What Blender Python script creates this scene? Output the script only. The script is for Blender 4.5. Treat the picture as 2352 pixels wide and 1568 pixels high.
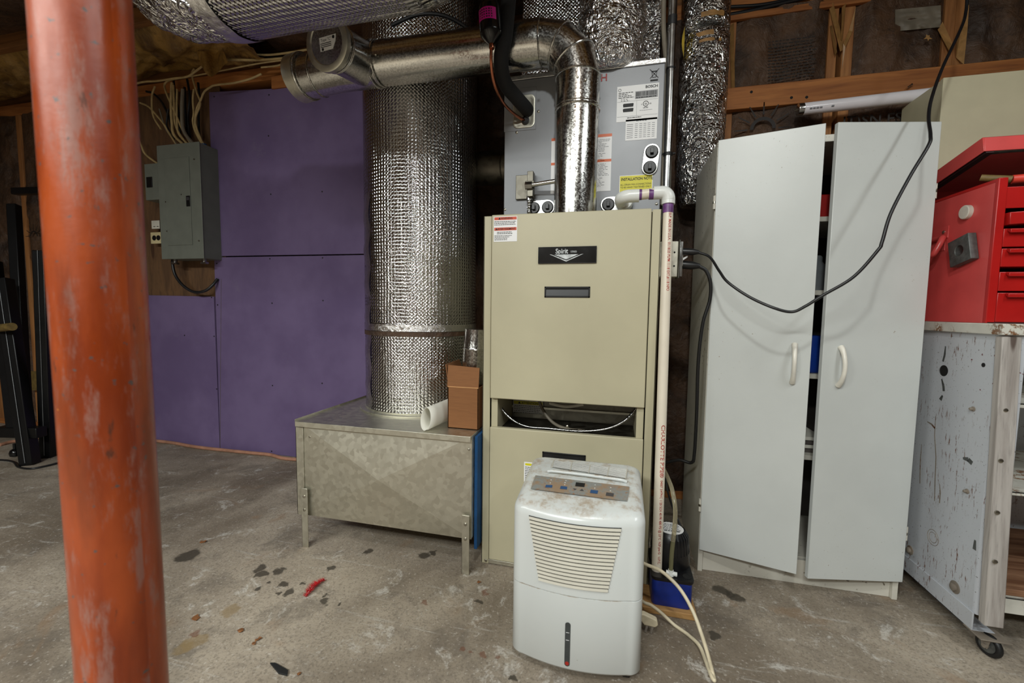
import bpy, bmesh, math, random
from mathutils import Vector, Matrix, noise
random.seed(7)
S = bpy.context.scene
COL = S.collection
for o in list(bpy.data.objects):
    bpy.data.objects.remove(o)

# ---------------------------------------------------------------- camera
F_PX, CX, CY, CAM_H = 972.59, 1176.0, 784.0, 0.93
YAW, PIT, ROL = math.radians(-13.839), math.radians(4.2668), math.radians(0.7493)
_f = Vector((math.sin(YAW) * math.cos(PIT), math.cos(YAW) * math.cos(PIT), -math.sin(PIT)))
_r = Vector((math.cos(YAW), -math.sin(YAW), 0)); _u = _r.cross(_f)
CR = _r * math.cos(ROL) + _u * math.sin(ROL); CU = -_r * math.sin(ROL) + _u * math.cos(ROL); CF = _f
CAM = Vector((0, 0, CAM_H))
cd = bpy.data.cameras.new('camera'); cam = bpy.data.objects.new('camera', cd); COL.objects.link(cam)
cd.sensor_width = 36; cd.lens = F_PX / 2352 * 36; cd.clip_start = 0.02
m = Matrix((CR, CU, -CF)).transposed().to_4x4(); m.translation = CAM; cam.matrix_world = m
cd.dof.use_dof = True; cd.dof.focus_distance = 1.65; cd.dof.aperture_fstop = 3.0
S.camera = cam

# ---------------------------------------------------------------- world, lamps, exposure
w = bpy.data.worlds.new('world'); S.world = w; w.use_nodes = True
w.node_tree.nodes['Background'].inputs[0].default_value = (0.02, 0.02, 0.022, 1)
w.node_tree.nodes['Background'].inputs[1].default_value = 1
def lamp(name, loc, power, color, radius=None, size=None, rot=(0, 0, 0)):
    ld = bpy.data.lights.new(name, 'POINT' if radius else 'AREA'); ld.energy = power; ld.color = color
    if radius: ld.shadow_soft_size = radius
    else: ld.shape = 'RECTANGLE'; ld.size, ld.size_y = size
    o = bpy.data.objects.new(name, ld); COL.objects.link(o); o.location = loc; o.rotation_euler = rot
    return o
lamp('ceiling_bulb_front', (0.05, -0.12, 2.24), 32, (0.96, 1.0, 0.97), radius=0.05)
lamp('ceiling_tube_right', (1.35, 0.05, 2.28), 16, (0.95, 1.0, 1.0), size=(1.1, 0.14), rot=(0, 0, math.radians(90)))
lamp('fill_area_rear', (-0.8, -1.7, 2.3), 84, (0.96, 1.0, 0.97), size=(1.2, 0.3))  # unseen fill light added behind the camera to flatten the contrast
lamp('fill_area_rear_left', (-2.2, -1.3, 2.3), 62, (0.97, 1.0, 0.96), size=(1.2, 0.3))  # added fill to lift the dim left side; no fixture there
S.view_settings.view_transform = 'Standard'; S.view_settings.look = 'None'
S.view_settings.exposure = 0.30; S.view_settings.gamma = 1; S.view_settings.use_curve_mapping = False

# ---------------------------------------------------------------- photo pixel -> point on a known plane
def ray(x, y): return CF + CR * ((x - CX) / F_PX) - CU * ((y - CY) / F_PX)
def onz(x, y, z=0.0):
    d = ray(x, y); return CAM + d * ((z - CAM_H) / d.z)
def ony(x, y, Y):
    d = ray(x, y); return CAM + d * (Y / d.y)
def onx(x, y, X):
    d = ray(x, y); return CAM + d * (X / d.x)

# ---------------------------------------------------------------- mesh builder
WL = {}
def smoothpath(pts, n=8):
    P = [Vector(p) for p in pts]
    if len(P) < 3: return P
    out = []
    for i in range(len(P) - 1):
        p0 = P[i - 1] if i else P[0] * 2 - P[1]; p1 = P[i]; p2 = P[i + 1]
        p3 = P[i + 2] if i + 2 < len(P) else P[-1] * 2 - P[-2]
        for k in range(n):
            t = k / n
            out.append(0.5 * ((2 * p1) + (-p0 + p2) * t + (2 * p0 - 5 * p1 + 4 * p2 - p3) * t * t + (-p0 + 3 * p1 - 3 * p2 + p3) * t ** 3))
    out.append(P[-1]); return out

class MB:
    def __init__(s): s.v = []; s.f = []; s.uv = {}
    def box(s, x0, x1, y0, y1, z0, z1):
        b = len(s.v)
        s.v += [Vector(p) for p in ((x0, y0, z0), (x1, y0, z0), (x1, y1, z0), (x0, y1, z0), (x0, y0, z1), (x1, y0, z1), (x1, y1, z1), (x0, y1, z1))]
        s.f += [tuple(b + i for i in q) for q in ((0, 3, 2, 1), (4, 5, 6, 7), (0, 1, 5, 4), (1, 2, 6, 5), (2, 3, 7, 6), (3, 0, 4, 7))]
        return s
    def tube(s, path, r, n=16, caps=True, rf=None, closed=False):
        """round tube along a path; rf(t, a, l) scales the radius"""
        P = [Vector(p) for p in path]; N = len(P)
        T = []
        for i in range(N):
            a = P[max(i - 1, 0)]; c = P[min(i + 1, N - 1)]
            if closed: a = P[(i - 1) % N]; c = P[(i + 1) % N]
            T.append((c - a).normalized())
        up = Vector((0, 0, 1)) if abs(T[0].z) < 0.9 else Vector((0, -1, 0))
        nx = T[0].cross(up).normalized(); b0 = len(s.v); L = 0
        for i in range(N):
            if i:
                q = T[i - 1].rotation_difference(T[i]); nx = (q @ nx); nx = (nx - T[i] * nx.dot(T[i])).normalized(); L += (P[i] - P[i - 1]).length
            ny = T[i].cross(nx)
            for k in range(n):
                a = 2 * math.pi * k / n; rr = r(i / (N - 1)) if callable(r) else r
                if rf: rr = rf(rr, a, L, i / max(N - 1, 1))
                s.v.append(P[i] + (nx * math.cos(a) + ny * math.sin(a)) * rr)
        rad = r(0.5) if callable(r) else r
        Ls = [0]
        for i in range(1, N): Ls.append(Ls[-1] + (P[i] - P[i - 1]).length)
        for i in range(N if closed else N - 1):
            j = (i + 1) % N
            for k in range(n):
                k2 = (k + 1) % n
                f = (b0 + i * n + k, b0 + i * n + k2, b0 + j * n + k2, b0 + j * n + k)
                u0 = k / n * 2 * math.pi * rad; u1 = (k + 1) / n * 2 * math.pi * rad
                s.uv[len(s.f)] = ((u0, Ls[i]), (u1, Ls[i]), (u1, Ls[j] if j else Ls[i]), (u0, Ls[j] if j else Ls[i]))
                s.f.append(f)
        if caps and not closed:
            s.f.append(tuple(b0 + k for k in reversed(range(n)))); s.f.append(tuple(b0 + (N - 1) * n + k for k in range(n)))
        return s
    def cyl(s, p0, p1, r, n=20, r1=None, caps=True):
        return s.tube([p0, p1], (lambda t: r + (r1 - r) * t) if r1 is not None else r, n, caps)
    def lathe(s, base, axis, prof, n=32):
        """prof: (radius, height) pairs along axis from base"""
        ax = Vector(axis).normalized(); base = Vector(base)
        t = Vector((0, 0, 1)) if abs(ax.z) < 0.9 else Vector((1, 0, 0))
        nx = ax.cross(t).normalized(); ny = ax.cross(nx); b0 = len(s.v)
        for r, h in prof:
            for k in range(n):
                a = 2 * math.pi * k / n; s.v.append(base + ax * h + (nx * math.cos(a) + ny * math.sin(a)) * max(r, 1e-5))
        for i in range(len(prof) - 1):
            for k in range(n):
                k2 = (k + 1) % n; s.f.append((b0 + i * n + k, b0 + (i + 1) * n + k, b0 + (i + 1) * n + k2, b0 + i * n + k2))
        s.f.append(tuple(b0 + k for k in range(n))); s.f.append(tuple(b0 + (len(prof) - 1) * n + k for k in reversed(range(n))))
        return s
    def torus(s, c, axis, R, r, n=32, m=8):
        ax = Vector(axis).normalized(); t = Vector((0, 0, 1)) if abs(ax.z) < 0.9 else Vector((1, 0, 0))
        nx = ax.cross(t).normalized(); ny = ax.cross(nx); c = Vector(c)
        return s.tube([c + (nx * math.cos(2 * math.pi * k / n) + ny * math.sin(2 * math.pi * k / n)) * R for k in range(n)], r, m, closed=True)
    def poly(s, pts):
        b = len(s.v); s.v += [Vector(p) for p in pts]; s.f.append(tuple(range(b, b + len(pts)))); return s
    def prism(s, pts, d):
        """polygon pts extruded by vector d"""
        d = Vector(d); b = len(s.v); n = len(pts)
        s.v += [Vector(p) for p in pts] + [Vector(p) + d for p in pts]
        s.f.append(tuple(range(b, b + n))); s.f.append(tuple(reversed(range(b + n, b + 2 * n))))
        for i in range(n): j = (i + 1) % n; s.f.append((b + i, b + n + i, b + n + j, b + j))
        return s
    def grid(s, nu, nv, fn):
        b = len(s.v)
        for j in range(nv + 1):
            for i in range(nu + 1): s.v.append(Vector(fn(i / nu, j / nv)))
        for j in range(nv):
            for i in range(nu):
                a = b + j * (nu + 1) + i
                s.uv[len(s.f)] = ((i / nu, j / nv), ((i + 1) / nu, j / nv), ((i + 1) / nu, (j + 1) / nv), (i / nu, (j + 1) / nv))
                s.f.append((a, a + 1, a + nu + 2, a + nu + 1))
        return s
    def text(s, st, size, o, ax, ay, align='LEFT', bold=0.0, wrap=None, sx=1.0):
        c = bpy.data.curves.new('t', 'FONT'); c.body = st; c.size = size; c.align_x = align; c.offset = bold * size
        c.resolution_u = 3
        ob = bpy.data.objects.new('t', c); me = bpy.data.meshes.new_from_object(ob)
        b = len(s.v); o = Vector(o); ax = Vector(ax); ay = Vector(ay)
        for vv in me.vertices:
            s.v.append(wrap(vv.co.x * sx, vv.co.y) if wrap else o + ax * vv.co.x * sx + ay * vv.co.y)
        for p in me.polygons: s.f.append(tuple(b + i for i in p.vertices))
        bpy.data.objects.remove(ob); bpy.data.curves.remove(c); bpy.data.meshes.remove(me); return s
    def xf(s, M, start=0):
        for i in range(start, len(s.v)): s.v[i] = M @ s.v[i]
        return s
    def build(s, name, mat, parent=None, bevel=0, seg=2, smooth=40, label=None, cat=None, group=None, kind=None):
        me = bpy.data.meshes.new(name)
        if parent is not None: org = WL[parent]
        else:
            xs = [v.x for v in s.v]; ys = [v.y for v in s.v]; zs = [v.z for v in s.v]
            org = Vector(((min(xs) + max(xs)) / 2, (min(ys) + max(ys)) / 2, min(zs)))
        me.from_pydata([v - org for v in s.v], [], s.f)
        ul = me.uv_layers.new(name='UVMap')
        if s.uv:
            for p in me.polygons:
                q = s.uv.get(p.index)
                if q:
                    for k, li in enumerate(p.loop_indices): ul.data[li].uv = q[k]
        me.validate(); me.materials.append(MAT[mat] if isinstance(mat, str) else mat)
        o = bpy.data.objects.new(name, me); COL.objects.link(o); WL[o] = org
        if parent is not None: o.parent = parent
        else: o.location = org
        if smooth:
            for p in me.polygons: p.use_smooth = True
            me.set_sharp_from_angle(angle=math.radians(smooth))
        if bevel:
            bm_ = o.modifiers.new('bevel', 'BEVEL'); bm_.width = bevel; bm_.segments = seg; bm_.limit_method = 'ANGLE'; bm_.angle_limit = math.radians(35)
            bm_.harden_normals = False
        if name == 'label_print': kind = 'stuff'
        tag(o, label, cat, group, kind); return o
def tag(o, label=None, cat=None, group=None, kind=None):
    if label: o['label'] = label
    if cat: o['category'] = cat
    if group: o['group'] = group
    if kind: o['kind'] = kind
    return o
def thing(name, label, cat, loc, group=None, kind=None):
    o = bpy.data.objects.new(name, None); COL.objects.link(o); o.location = loc; o.empty_display_size = 0.05
    WL[o] = Vector(loc); return tag(o, label, cat, group, kind)
def B(*a): return MB().box(*a)

# ---------------------------------------------------------------- materials
MAT = {}
def lin(c):
    return tuple(((v / 255) / 12.92 if v <= 10 else ((v / 255 + 0.055) / 1.055) ** 2.4) for v in c) + (1,)
class NT:
    def __init__(s, name):
        s.m = bpy.data.materials.new(name); s.m.use_nodes = True; s.t = s.m.node_tree; s.n = s.t.nodes; s.l = s.t.links
        s.p = s.n['Principled BSDF']; MAT[name] = s.m
        s.tc = s.n.new('ShaderNodeTexCoord')
    def N(s, ty, **k):
        n = s.n.new('ShaderNode' + ty)
        for a, b in k.items():
            if a.startswith('i_'):
                key = a[2:]; key = int(key) if key.isdigit() else key.replace('_', ' ')
                s.set(n.inputs[key], b)
            else: setattr(n, a, b)
        return n
    def set(s, inp, v):
        if hasattr(v, 'links') or isinstance(v, bpy.types.NodeSocket): s.l.new(v, inp)
        else: inp.default_value = v
    def co(s, kind='Object', scale=(1, 1, 1), loc=(0, 0, 0), rot=(0, 0, 0)):
        mp = s.N('Mapping'); s.l.new(s.tc.outputs[kind], mp.inputs[0]); mp.inputs[1].default_value = loc; mp.inputs[2].default_value = rot; mp.inputs[3].default_value = scale
        return mp.outputs[0]
    def noise(s, vec, scale, detail=4, rough=0.55, dist=0.0):
        return s.N('TexNoise', i_Vector=vec, i_Scale=scale, i_Detail=detail, i_Roughness=rough, i_Distortion=dist).outputs[0]
    def vor(s, vec, scale, feature='F1', out=0, rnd=1.0):
        return s.N('TexVoronoi', feature=feature, i_Vector=vec, i_Scale=scale, i_Randomness=rnd).outputs[out]
    def ramp(s, fac, *stops):
        n = s.N('ValToRGB'); s.set(n.inputs[0], fac); e = n.color_ramp.elements
        while len(e) < len(stops): e.new(0.5)
        for i, (p, c) in enumerate(stops):
            e[i].position = p; e[i].color = c if len(c) == 4 else tuple(c) + (1,)
        return n.outputs[0]
    def step(s, v, a, b):
        n = s.N('MapRange', interpolation_type='SMOOTHSTEP', i_0=v, i_1=a, i_2=b); return n.outputs[0]
    def mix(s, fac, a, b, mode='MIX'):
        n = s.N('Mix', data_type='RGBA', blend_type=mode); s.set(n.inputs[0], fac); s.set(n.inputs[6], a); s.set(n.inputs[7], b); return n.outputs[2]
    def math(s, op, a, b=0.0):
        n = s.N('Math', operation=op); s.set(n.inputs[0], a); s.set(n.inputs[1], b); return n.outputs[0]
    def bump(s, h, st=0.3, d=0.01, nrm=None):
        n = s.N('Bump', i_Strength=st, i_Distance=d); s.set(n.inputs['Height'], h)
        if nrm: s.l.new(nrm, n.inputs['Normal'])
        return n.outputs[0]
    def fin(s, col=None, rough=None, metal=None, nrm=None, **k):
        if col is not None: s.set(s.p.inputs['Base Color'], col)
        if rough is not None: s.set(s.p.inputs['Roughness'], rough)
        if metal is not None: s.set(s.p.inputs['Metallic'], metal)
        if nrm is not None: s.l.new(nrm, s.p.inputs['Normal'])
        for a, b in k.items(): s.set(s.p.inputs[a.replace('_', ' ')], b)
        return s.m
G = lambda v: (v, v, v, 1)
def plain(name, c, rough=0.5, metal=0.0, var=0.12, scale=14, bump=0.0, bscale=120, **k):
    t = NT(name); c = lin(c); co = t.co(); n = t.noise(co, scale, 5)
    col = t.mix(t.step(n, 0.3, 0.7), tuple(x * (1 - var) for x in c[:3]) + (1,), tuple(min(1, x * (1 + var)) for x in c[:3]) + (1,))
    r = t.N('MapRange', i_0=n, i_3=max(rough - 0.08, 0.02), i_4=min(rough + 0.08, 1)).outputs[0]
    nr = t.bump(t.noise(co, bscale, 3), bump, 0.003) if bump else None
    return t.fin(col, r, metal, nr, **k)
def worn(name, c, wear, rough=0.45, scale=9, thr=0.62, wscale=45, var=0.12, metal=0.0, stretch=(1, 1, 1), bump=0.05):
    """paint with chips and grime that have a shape of their own"""
    t = NT(name); co = t.co(); cs = t.co(scale=stretch); c = lin(c)
    n = t.noise(co, scale, 5); base = t.mix(t.step(n, 0.3, 0.7), tuple(x * (1 - var) for x in c[:3]) + (1,), tuple(min(1, x * (1 + var)) for x in c[:3]) + (1,))
    a = t.math('MULTIPLY', t.step(t.noise(cs, wscale, 6, 0.7), thr, thr + 0.05), t.step(t.noise(co, scale * 0.6, 3), 0.46, 0.6))
    col = t.mix(a, base, lin(wear)); return t.fin(col, t.math('ADD', t.math('MULTIPLY', a, 0.3), rough), metal, t.bump(t.noise(co, 160, 3), bump, 0.002))

def make_materials():
    # concrete floor with blotches, scuffs and wet spots
    t = NT('concrete'); co = t.co(); big = t.noise(co, 0.9, 6, 0.6, 0.6); mid = t.noise(co, 5.5, 8, 0.68, 0.4); fine = t.noise(co, 60, 6, 0.7)
    c = t.mix(t.step(big, 0.36, 0.62), lin((114, 102, 87)), lin((172, 160, 143)))
    c = t.mix(t.math('MULTIPLY', t.step(mid, 0.5, 0.68), 0.6), c, lin((92, 84, 75)))
    c = t.mix(t.math('MULTIPLY', t.step(t.noise(co, 9, 8, 0.75, 0.5), 0.56, 0.66), 0.45), c, lin((222, 219, 212)))
    c = t.mix(t.math('MULTIPLY', t.step(fine, 0.52, 0.72), 0.45), c, lin((104, 93, 81)))
    st = t.noise(t.co(scale=(1.2, 14, 1), rot=(0, 0, math.radians(28))), 2.2, 6, 0.7)
    c = t.mix(t.math('MULTIPLY', t.step(st, 0.58, 0.68), 0.4), c, lin((190, 186, 178)))
    c = t.mix(t.math('MULTIPLY', t.step(t.noise(co, 170, 4, 0.6), 0.48, 0.66), 0.5), c, lin((92, 82, 70))); c = t.mix(t.math('MULTIPLY', t.step(t.noise(co, 120, 3, 0.6), 0.58, 0.72), 0.45), c, lin((206, 198, 186)))
    c = t.mix(t.math('MULTIPLY', t.step(t.noise(co, 3.1, 4, 0.6, 1.0), 0.6, 0.7), 0.35), c, lin((140, 108, 76)))
    wob = t.N('VectorMath', operation='SCALE'); nz = t.N('TexNoise', i_Scale=26.0, i_Detail=4.0); t.l.new(co, nz.inputs[0]); sub = t.N('VectorMath', operation='SUBTRACT'); t.l.new(nz.outputs[1], sub.inputs[0]); sub.inputs[1].default_value = (0.5, 0.5, 0.5)
    t.l.new(sub.outputs[0], wob.inputs[0]); wob.inputs['Scale'].default_value = 0.055
    wc = t.N('VectorMath', operation='ADD'); t.l.new(co, wc.inputs[0]); t.l.new(wob.outputs[0], wc.inputs[1])
    DARK = lin((52, 46, 36)); RUST = lin((104, 58, 34)); TAN = lin((134, 112, 74))
    spots = [(597, 1305, 13, DARK), (604, 1317, 12, DARK), (640, 1312, 12, DARK), (652, 1342, 10, DARK), (663, 1358, 12, DARK), (743, 1383, 11, DARK), (747, 1370, 6, DARK), (779, 1385, 6, DARK),
             (760, 1305, 9, DARK), (619, 1338, 5, DARK), (595, 1351, 7, DARK), (637, 1362, 6, DARK), (697, 1341, 7, DARK), (972, 1276, 17, DARK), (996, 1270, 10, DARK), (845, 1268, 12, DARK), (1098, 1378, 11, DARK),
             (1119, 1361, 11, RUST), (970, 1383, 9, RUST), (1656, 1354, 17, DARK), (1692, 1373, 15, DARK), (1675, 1362, 11, DARK), (432, 1276, 22, DARK), (446, 1472, 22, TAN), (420, 1488, 18, TAN), (528, 1402, 20, TAN), (450, 1452, 12, RUST),
             (1060, 1493, 10, RUST), (1085, 1498, 9, RUST), (1112, 1503, 9, RUST), (1145, 1510, 8, RUST), (1176, 1558, 10, DARK), (1640, 1462, 12, DARK)]
    for px, py, r, cc in spots:
        p = onz(px, py); R = r * p.length / F_PX
        d = t.N('VectorMath', operation='DISTANCE'); t.l.new(wc.outputs[0], d.inputs[0]); d.inputs[1].default_value = (p.x - FLOOR_O[0], p.y - FLOOR_O[1], -FLOOR_O[2])
        f = t.N('MapRange', interpolation_type='SMOOTHSTEP', i_0=d.outputs['Value'], i_1=R * 1.1, i_2=R * 0.7, i_4=0.85 if cc is DARK else 0.6); c = t.mix(f.outputs[0], c, cc)
    t.fin(c, t.ramp(mid, (0.3, G(0.55)), (0.7, G(0.82))), 0, t.bump(t.math('ADD', fine, mid), 0.25, 0.004))
    # drywall with purple face paper
    t = NT('purple_drywall'); co = t.co(); n = t.noise(co, 2.2, 5, 0.6)
    c = t.mix(t.step(n, 0.35, 0.68), lin((96, 79, 118)), lin((112, 95, 134)))
    c = t.mix(t.math('MULTIPLY', t.step(t.noise(co, 5, 7, 0.75), 0.6, 0.72), 0.25), c, lin((120, 112, 128)))
    t.fin(c, 0.75, 0, t.bump(t.noise(co, 180, 3), 0.05, 0.002))
    # kraft faced insulation
    for nm, a, b in (('kraft', (96, 70, 50), (52, 37, 27)), ('kraft_gold', (178, 138, 72), (92, 64, 30))):
        t = NT(nm); co = t.co(); n = t.noise(co, 3.5, 7, 0.65, 0.8); n2 = t.noise(co, 22, 6, 0.7, 1.5)
        c = t.mix(t.step(n, 0.32, 0.66), lin(b), lin(a)); c = t.mix(t.math('MULTIPLY', t.step(n2, 0.52, 0.7), 0.5), c, lin((22, 16, 12)))
        t.fin(c, t.ramp(n2, (0.3, G(0.38)), (0.7, G(0.62))), 0, t.bump(t.math('ADD', n2, t.math('MULTIPLY', t.noise(co, 9, 6, 0.6, 2.0), 1.5)), 0.5, 0.02))
    # softwood framing
    def wood(nm, a, b, stretch, sc=1.0):
        t = NT(nm); co = t.co(scale=stretch); n = t.noise(co, 14 * sc, 6, 0.6, 0.6); n2 = t.noise(co, 60 * sc, 4, 0.6)
        c = t.mix(t.step(n, 0.3, 0.7), lin(a), lin(b)); c = t.mix(t.math('MULTIPLY', t.step(n2, 0.5, 0.75), 0.45), c, tuple(x * 0.45 for x in lin(a)[:3]) + (1,))
        kn = t.vor(t.co(scale=tuple(max(x, 0.35) for x in stretch)), 3.2 * sc); c = t.mix(t.math('MULTIPLY', t.step(kn, 0.09, 0.05), 0.8), c, lin((58, 32, 16)))
        t.fin(c, 0.68, 0, t.bump(n2, 0.15, 0.003))
    wood('lumber', (142, 84, 40), (180, 116, 60), (0.12, 1.6, 1.6)); wood('stud', (140, 90, 48), (180, 124, 72), (1.6, 1.6, 0.12)); wood('joist', (104, 66, 32), (142, 94, 48), (0.12, 1.6, 1.6))
    wood('grey_wood', (146, 138, 132), (182, 176, 170), (2.2, 2.2, 0.1), 1.4); wood('brown_board', (90, 52, 28), (150, 112, 84), (0.2, 2, 2)); wood('plywood', (82, 58, 38), (108, 78, 50), (1.5, 1.5, 0.3)); wood('scrap_wood', (150, 108, 62), (176, 136, 84), (0.3, 2, 2), 2)
    # reflective bubble wrap insulation
    t = NT('bubble_foil'); uv = t.N('SeparateXYZ', i_0=t.tc.outputs['UV']); co = t.co()
    nd = t.noise(co, 5, 4, 0.6); u = t.math('MULTIPLY', t.math('ADD', uv.outputs[0], t.math('MULTIPLY', nd, 0.012)), 2 * math.pi / 0.0145); v = t.math('MULTIPLY', t.math('ADD', uv.outputs[1], t.math('MULTIPLY', t.noise(co, 18, 3), 0.01)), 2 * math.pi / 0.0135)
    hu = t.math('SINE', u); hv = t.math('SINE', v); h = t.math('ADD', t.math('MULTIPLY', hu, hv), t.math('MULTIPLY', hu, 0.8)); h = t.math('ADD', h, t.math('MULTIPLY', t.noise(co, 60, 4, 0.55), 2.4))
    t.fin(t.mix(t.noise(co, 7, 4), G(0.42), G(0.72)), t.ramp(t.noise(co, 30, 4), (0.3, G(0.06)), (0.7, G(0.14))), 1.0, t.bump(h, 0.36, 0.0046))
    # crinkled foil jacket
    t = NT('foil'); co = t.co(); v1 = t.vor(t.N('VectorMath', operation='ADD', i_0=co, i_1=t.N('TexNoise', i_Vector=co, i_Scale=9.0).outputs[1]).outputs[0], 17, 'DISTANCE_TO_EDGE'); n = t.noise(co, 26, 4, 0.55, 1.6)
    h = t.math('ADD', t.math('MULTIPLY', v1, 1.2), t.math('MULTIPLY', n, 1.1))
    t.fin(t.mix(t.noise(co, 6, 4), G(0.68), G(0.9)), t.ramp(n, (0.3, G(0.08)), (0.7, G(0.2))), 1.0, t.bump(h, 0.6, 0.02))
    t = NT('foil_tape'); co = t.co(); n = t.noise(co, 70, 5, 0.7, 0.8); t.fin(G(0.82), 0.2, 1.0, t.bump(n, 0.5, 0.006))
    # galvanised sheet with zinc spangle
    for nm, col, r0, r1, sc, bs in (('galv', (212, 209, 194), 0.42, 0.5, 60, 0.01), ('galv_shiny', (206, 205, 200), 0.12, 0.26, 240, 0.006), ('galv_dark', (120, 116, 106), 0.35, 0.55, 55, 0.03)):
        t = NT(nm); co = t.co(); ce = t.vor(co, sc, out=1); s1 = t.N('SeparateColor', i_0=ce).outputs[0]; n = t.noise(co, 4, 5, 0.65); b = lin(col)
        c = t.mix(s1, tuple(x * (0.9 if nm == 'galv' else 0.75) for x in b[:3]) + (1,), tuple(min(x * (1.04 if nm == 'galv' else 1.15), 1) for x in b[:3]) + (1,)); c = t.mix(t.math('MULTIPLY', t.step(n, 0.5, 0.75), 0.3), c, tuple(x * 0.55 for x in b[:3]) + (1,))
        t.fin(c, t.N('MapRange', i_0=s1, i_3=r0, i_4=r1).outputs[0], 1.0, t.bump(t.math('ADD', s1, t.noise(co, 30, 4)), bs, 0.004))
    # red oxide column
    t = NT('red_oxide'); uvs = t.N('Mapping', i_0=t.tc.outputs['UV']); uvs.inputs[3].default_value = (1, 0.22, 1); us = uvs.outputs[0]; u1 = t.N('Mapping', i_0=t.tc.outputs['UV']).outputs[0]
    c = t.mix(t.step(t.noise(us, 14, 5), 0.35, 0.65), lin((124, 46, 13)), lin((158, 68, 24)))
    a = t.math('MULTIPLY', t.step(t.noise(us, 26, 7, 0.75), 0.5, 0.64), 0.7); c = t.mix(a, c, lin((142, 106, 96))); c = t.mix(t.math('MULTIPLY', t.step(t.noise(us, 9, 5, 0.6), 0.5, 0.7), 0.6), c, lin((84, 36, 16)))
    c = t.mix(t.step(t.noise(u1, 62, 5, 0.6), 0.635, 0.675), c, lin((84, 72, 68))); c = t.mix(t.math('MULTIPLY', t.step(t.noise(us, 40, 6, 0.7), 0.63, 0.7), 0.8), c, lin((70, 40, 28)))
    c = t.mix(t.step(t.noise(u1, 24, 3, 0.5), 0.735, 0.75), c, lin((226, 146, 60)))
    t.fin(c, t.ramp(t.noise(us, 20, 5), (0.35, G(0.26)), (0.65, G(0.48))), 0, t.bump(t.noise(u1, 90, 4), 0.08, 0.003))
    # painted and plastic surfaces
    plain('furnace_paint', (184, 177, 149), 0.42, var=0.05, scale=3, bump=0.04, bscale=400)
    plain('coil_paint', (140, 142, 146), 0.42, var=0.05, scale=6, bump=0.05, bscale=240, metal=0.12)
    worn('white_laminate', (194, 197, 194), (134, 120, 98), 0.34, 4, 0.645, 130, 0.035)
    worn('white_edge', (204, 200, 188), (104, 92, 74), 0.5, 7, 0.6, 50, 0.06)
    plain('handle_plastic', (220, 216, 204), 0.3)
    t = NT('dehumidifier_plastic'); co = t.co(); geo = t.N('NewGeometry'); nz = t.N('SeparateXYZ', i_0=geo.outputs['Normal']).outputs[2]
    dust = t.math('MULTIPLY', t.step(nz, 0.5, 0.92), t.step(t.noise(co, 22, 8, 0.78), 0.42, 0.66)); c = t.mix(t.noise(co, 5, 4), lin((206, 211, 210)), lin((216, 219, 216)))
    c = t.mix(dust, c, lin((172, 158, 140))); c = t.mix(t.step(t.noise(co, 150, 3), 0.75, 0.78), c, lin((96, 80, 62))); t.fin(c, t.math('ADD', t.math('MULTIPLY', dust, 0.4), 0.22), 0, t.bump(t.noise(co, 200, 2), 0.02, 0.002))
    plain('louver_plastic', (206, 202, 188), 0.45, var=0.04); plain('dark_void', (14, 13, 12), 0.8); plain('black_plastic', (20, 20, 22), 0.35, var=0.2); plain('black_gloss', (12, 12, 13), 0.18, var=0.2)
    t = NT('panel_film'); co = t.co(); n = t.noise(co, 26, 7, 0.75); c = t.mix(t.step(n, 0.42, 0.6), lin((136, 140, 140)), lin((158, 134, 110))); c = t.mix(t.step(t.noise(co, 90, 5), 0.6, 0.7), c, lin((150, 112, 84))); t.fin(c, t.ramp(n, (0.4, G(0.15)), (0.6, G(0.5))), 0.2)
    plain('blue_button', (30, 74, 120), 0.4); plain('grey_button', (64, 62, 66), 0.4); plain('led_white', (232, 232, 226), 0.4); plain('smoked_window', (62, 66, 66), 0.15); plain('red_float', (170, 40, 30), 0.4)
    plain('pvc_pipe', (226, 216, 198), 0.35, var=0.03); plain('pvc_fitting', (226, 228, 224), 0.28, var=0.02); plain('purple_primer', (104, 62, 118), 0.4, var=0.35, scale=40); plain('red_print', (168, 52, 44), 0.6); plain('black_print', (22, 22, 24), 0.6); plain('grey_print', (120, 122, 126), 0.6)
    plain('label_white', (232, 232, 232), 0.45, var=0.02); plain('label_orange', (214, 92, 18), 0.45, var=0.05); plain('label_red_orange', (200, 66, 18), 0.45, var=0.05); plain('label_yellow', (214, 204, 28), 0.45, var=0.05); plain('label_magenta', (206, 24, 140), 0.4, var=0.1); plain('letter_red', (150, 28, 22), 0.5); plain('silver_print', (166, 168, 168), 0.35, metal=0.6, var=0.3, scale=60); plain('barcode_grey', (150, 150, 152), 0.5)
    plain('copper', (178, 112, 84), 0.25, metal=1.0, var=0.25, scale=30); plain('chrome', (214, 214, 214), 0.12, metal=1.0, var=0.05); plain('steel', (168, 168, 166), 0.25, metal=1.0, var=0.15, scale=25); plain('screw', (176, 172, 160), 0.3, metal=1.0)
    plain('black_foam', (20, 20, 21), 0.8, bump=0.3, bscale=90); plain('black_rubber', (16, 16, 17), 0.5); plain('cord_black', (22, 22, 24), 0.38); plain('cord_cream', (206, 194, 166), 0.5, var=0.15, scale=30); plain('cable_sheath', (176, 152, 106), 0.5, var=0.2, scale=20); plain('cable_grey', (120, 112, 98), 0.5)
    plain('panel_grey', (112, 116, 108), 0.42, var=0.06, bump=0.05); plain('ivory_plate', (206, 192, 150), 0.4); plain('white_plate', (206, 202, 190), 0.5)
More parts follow.
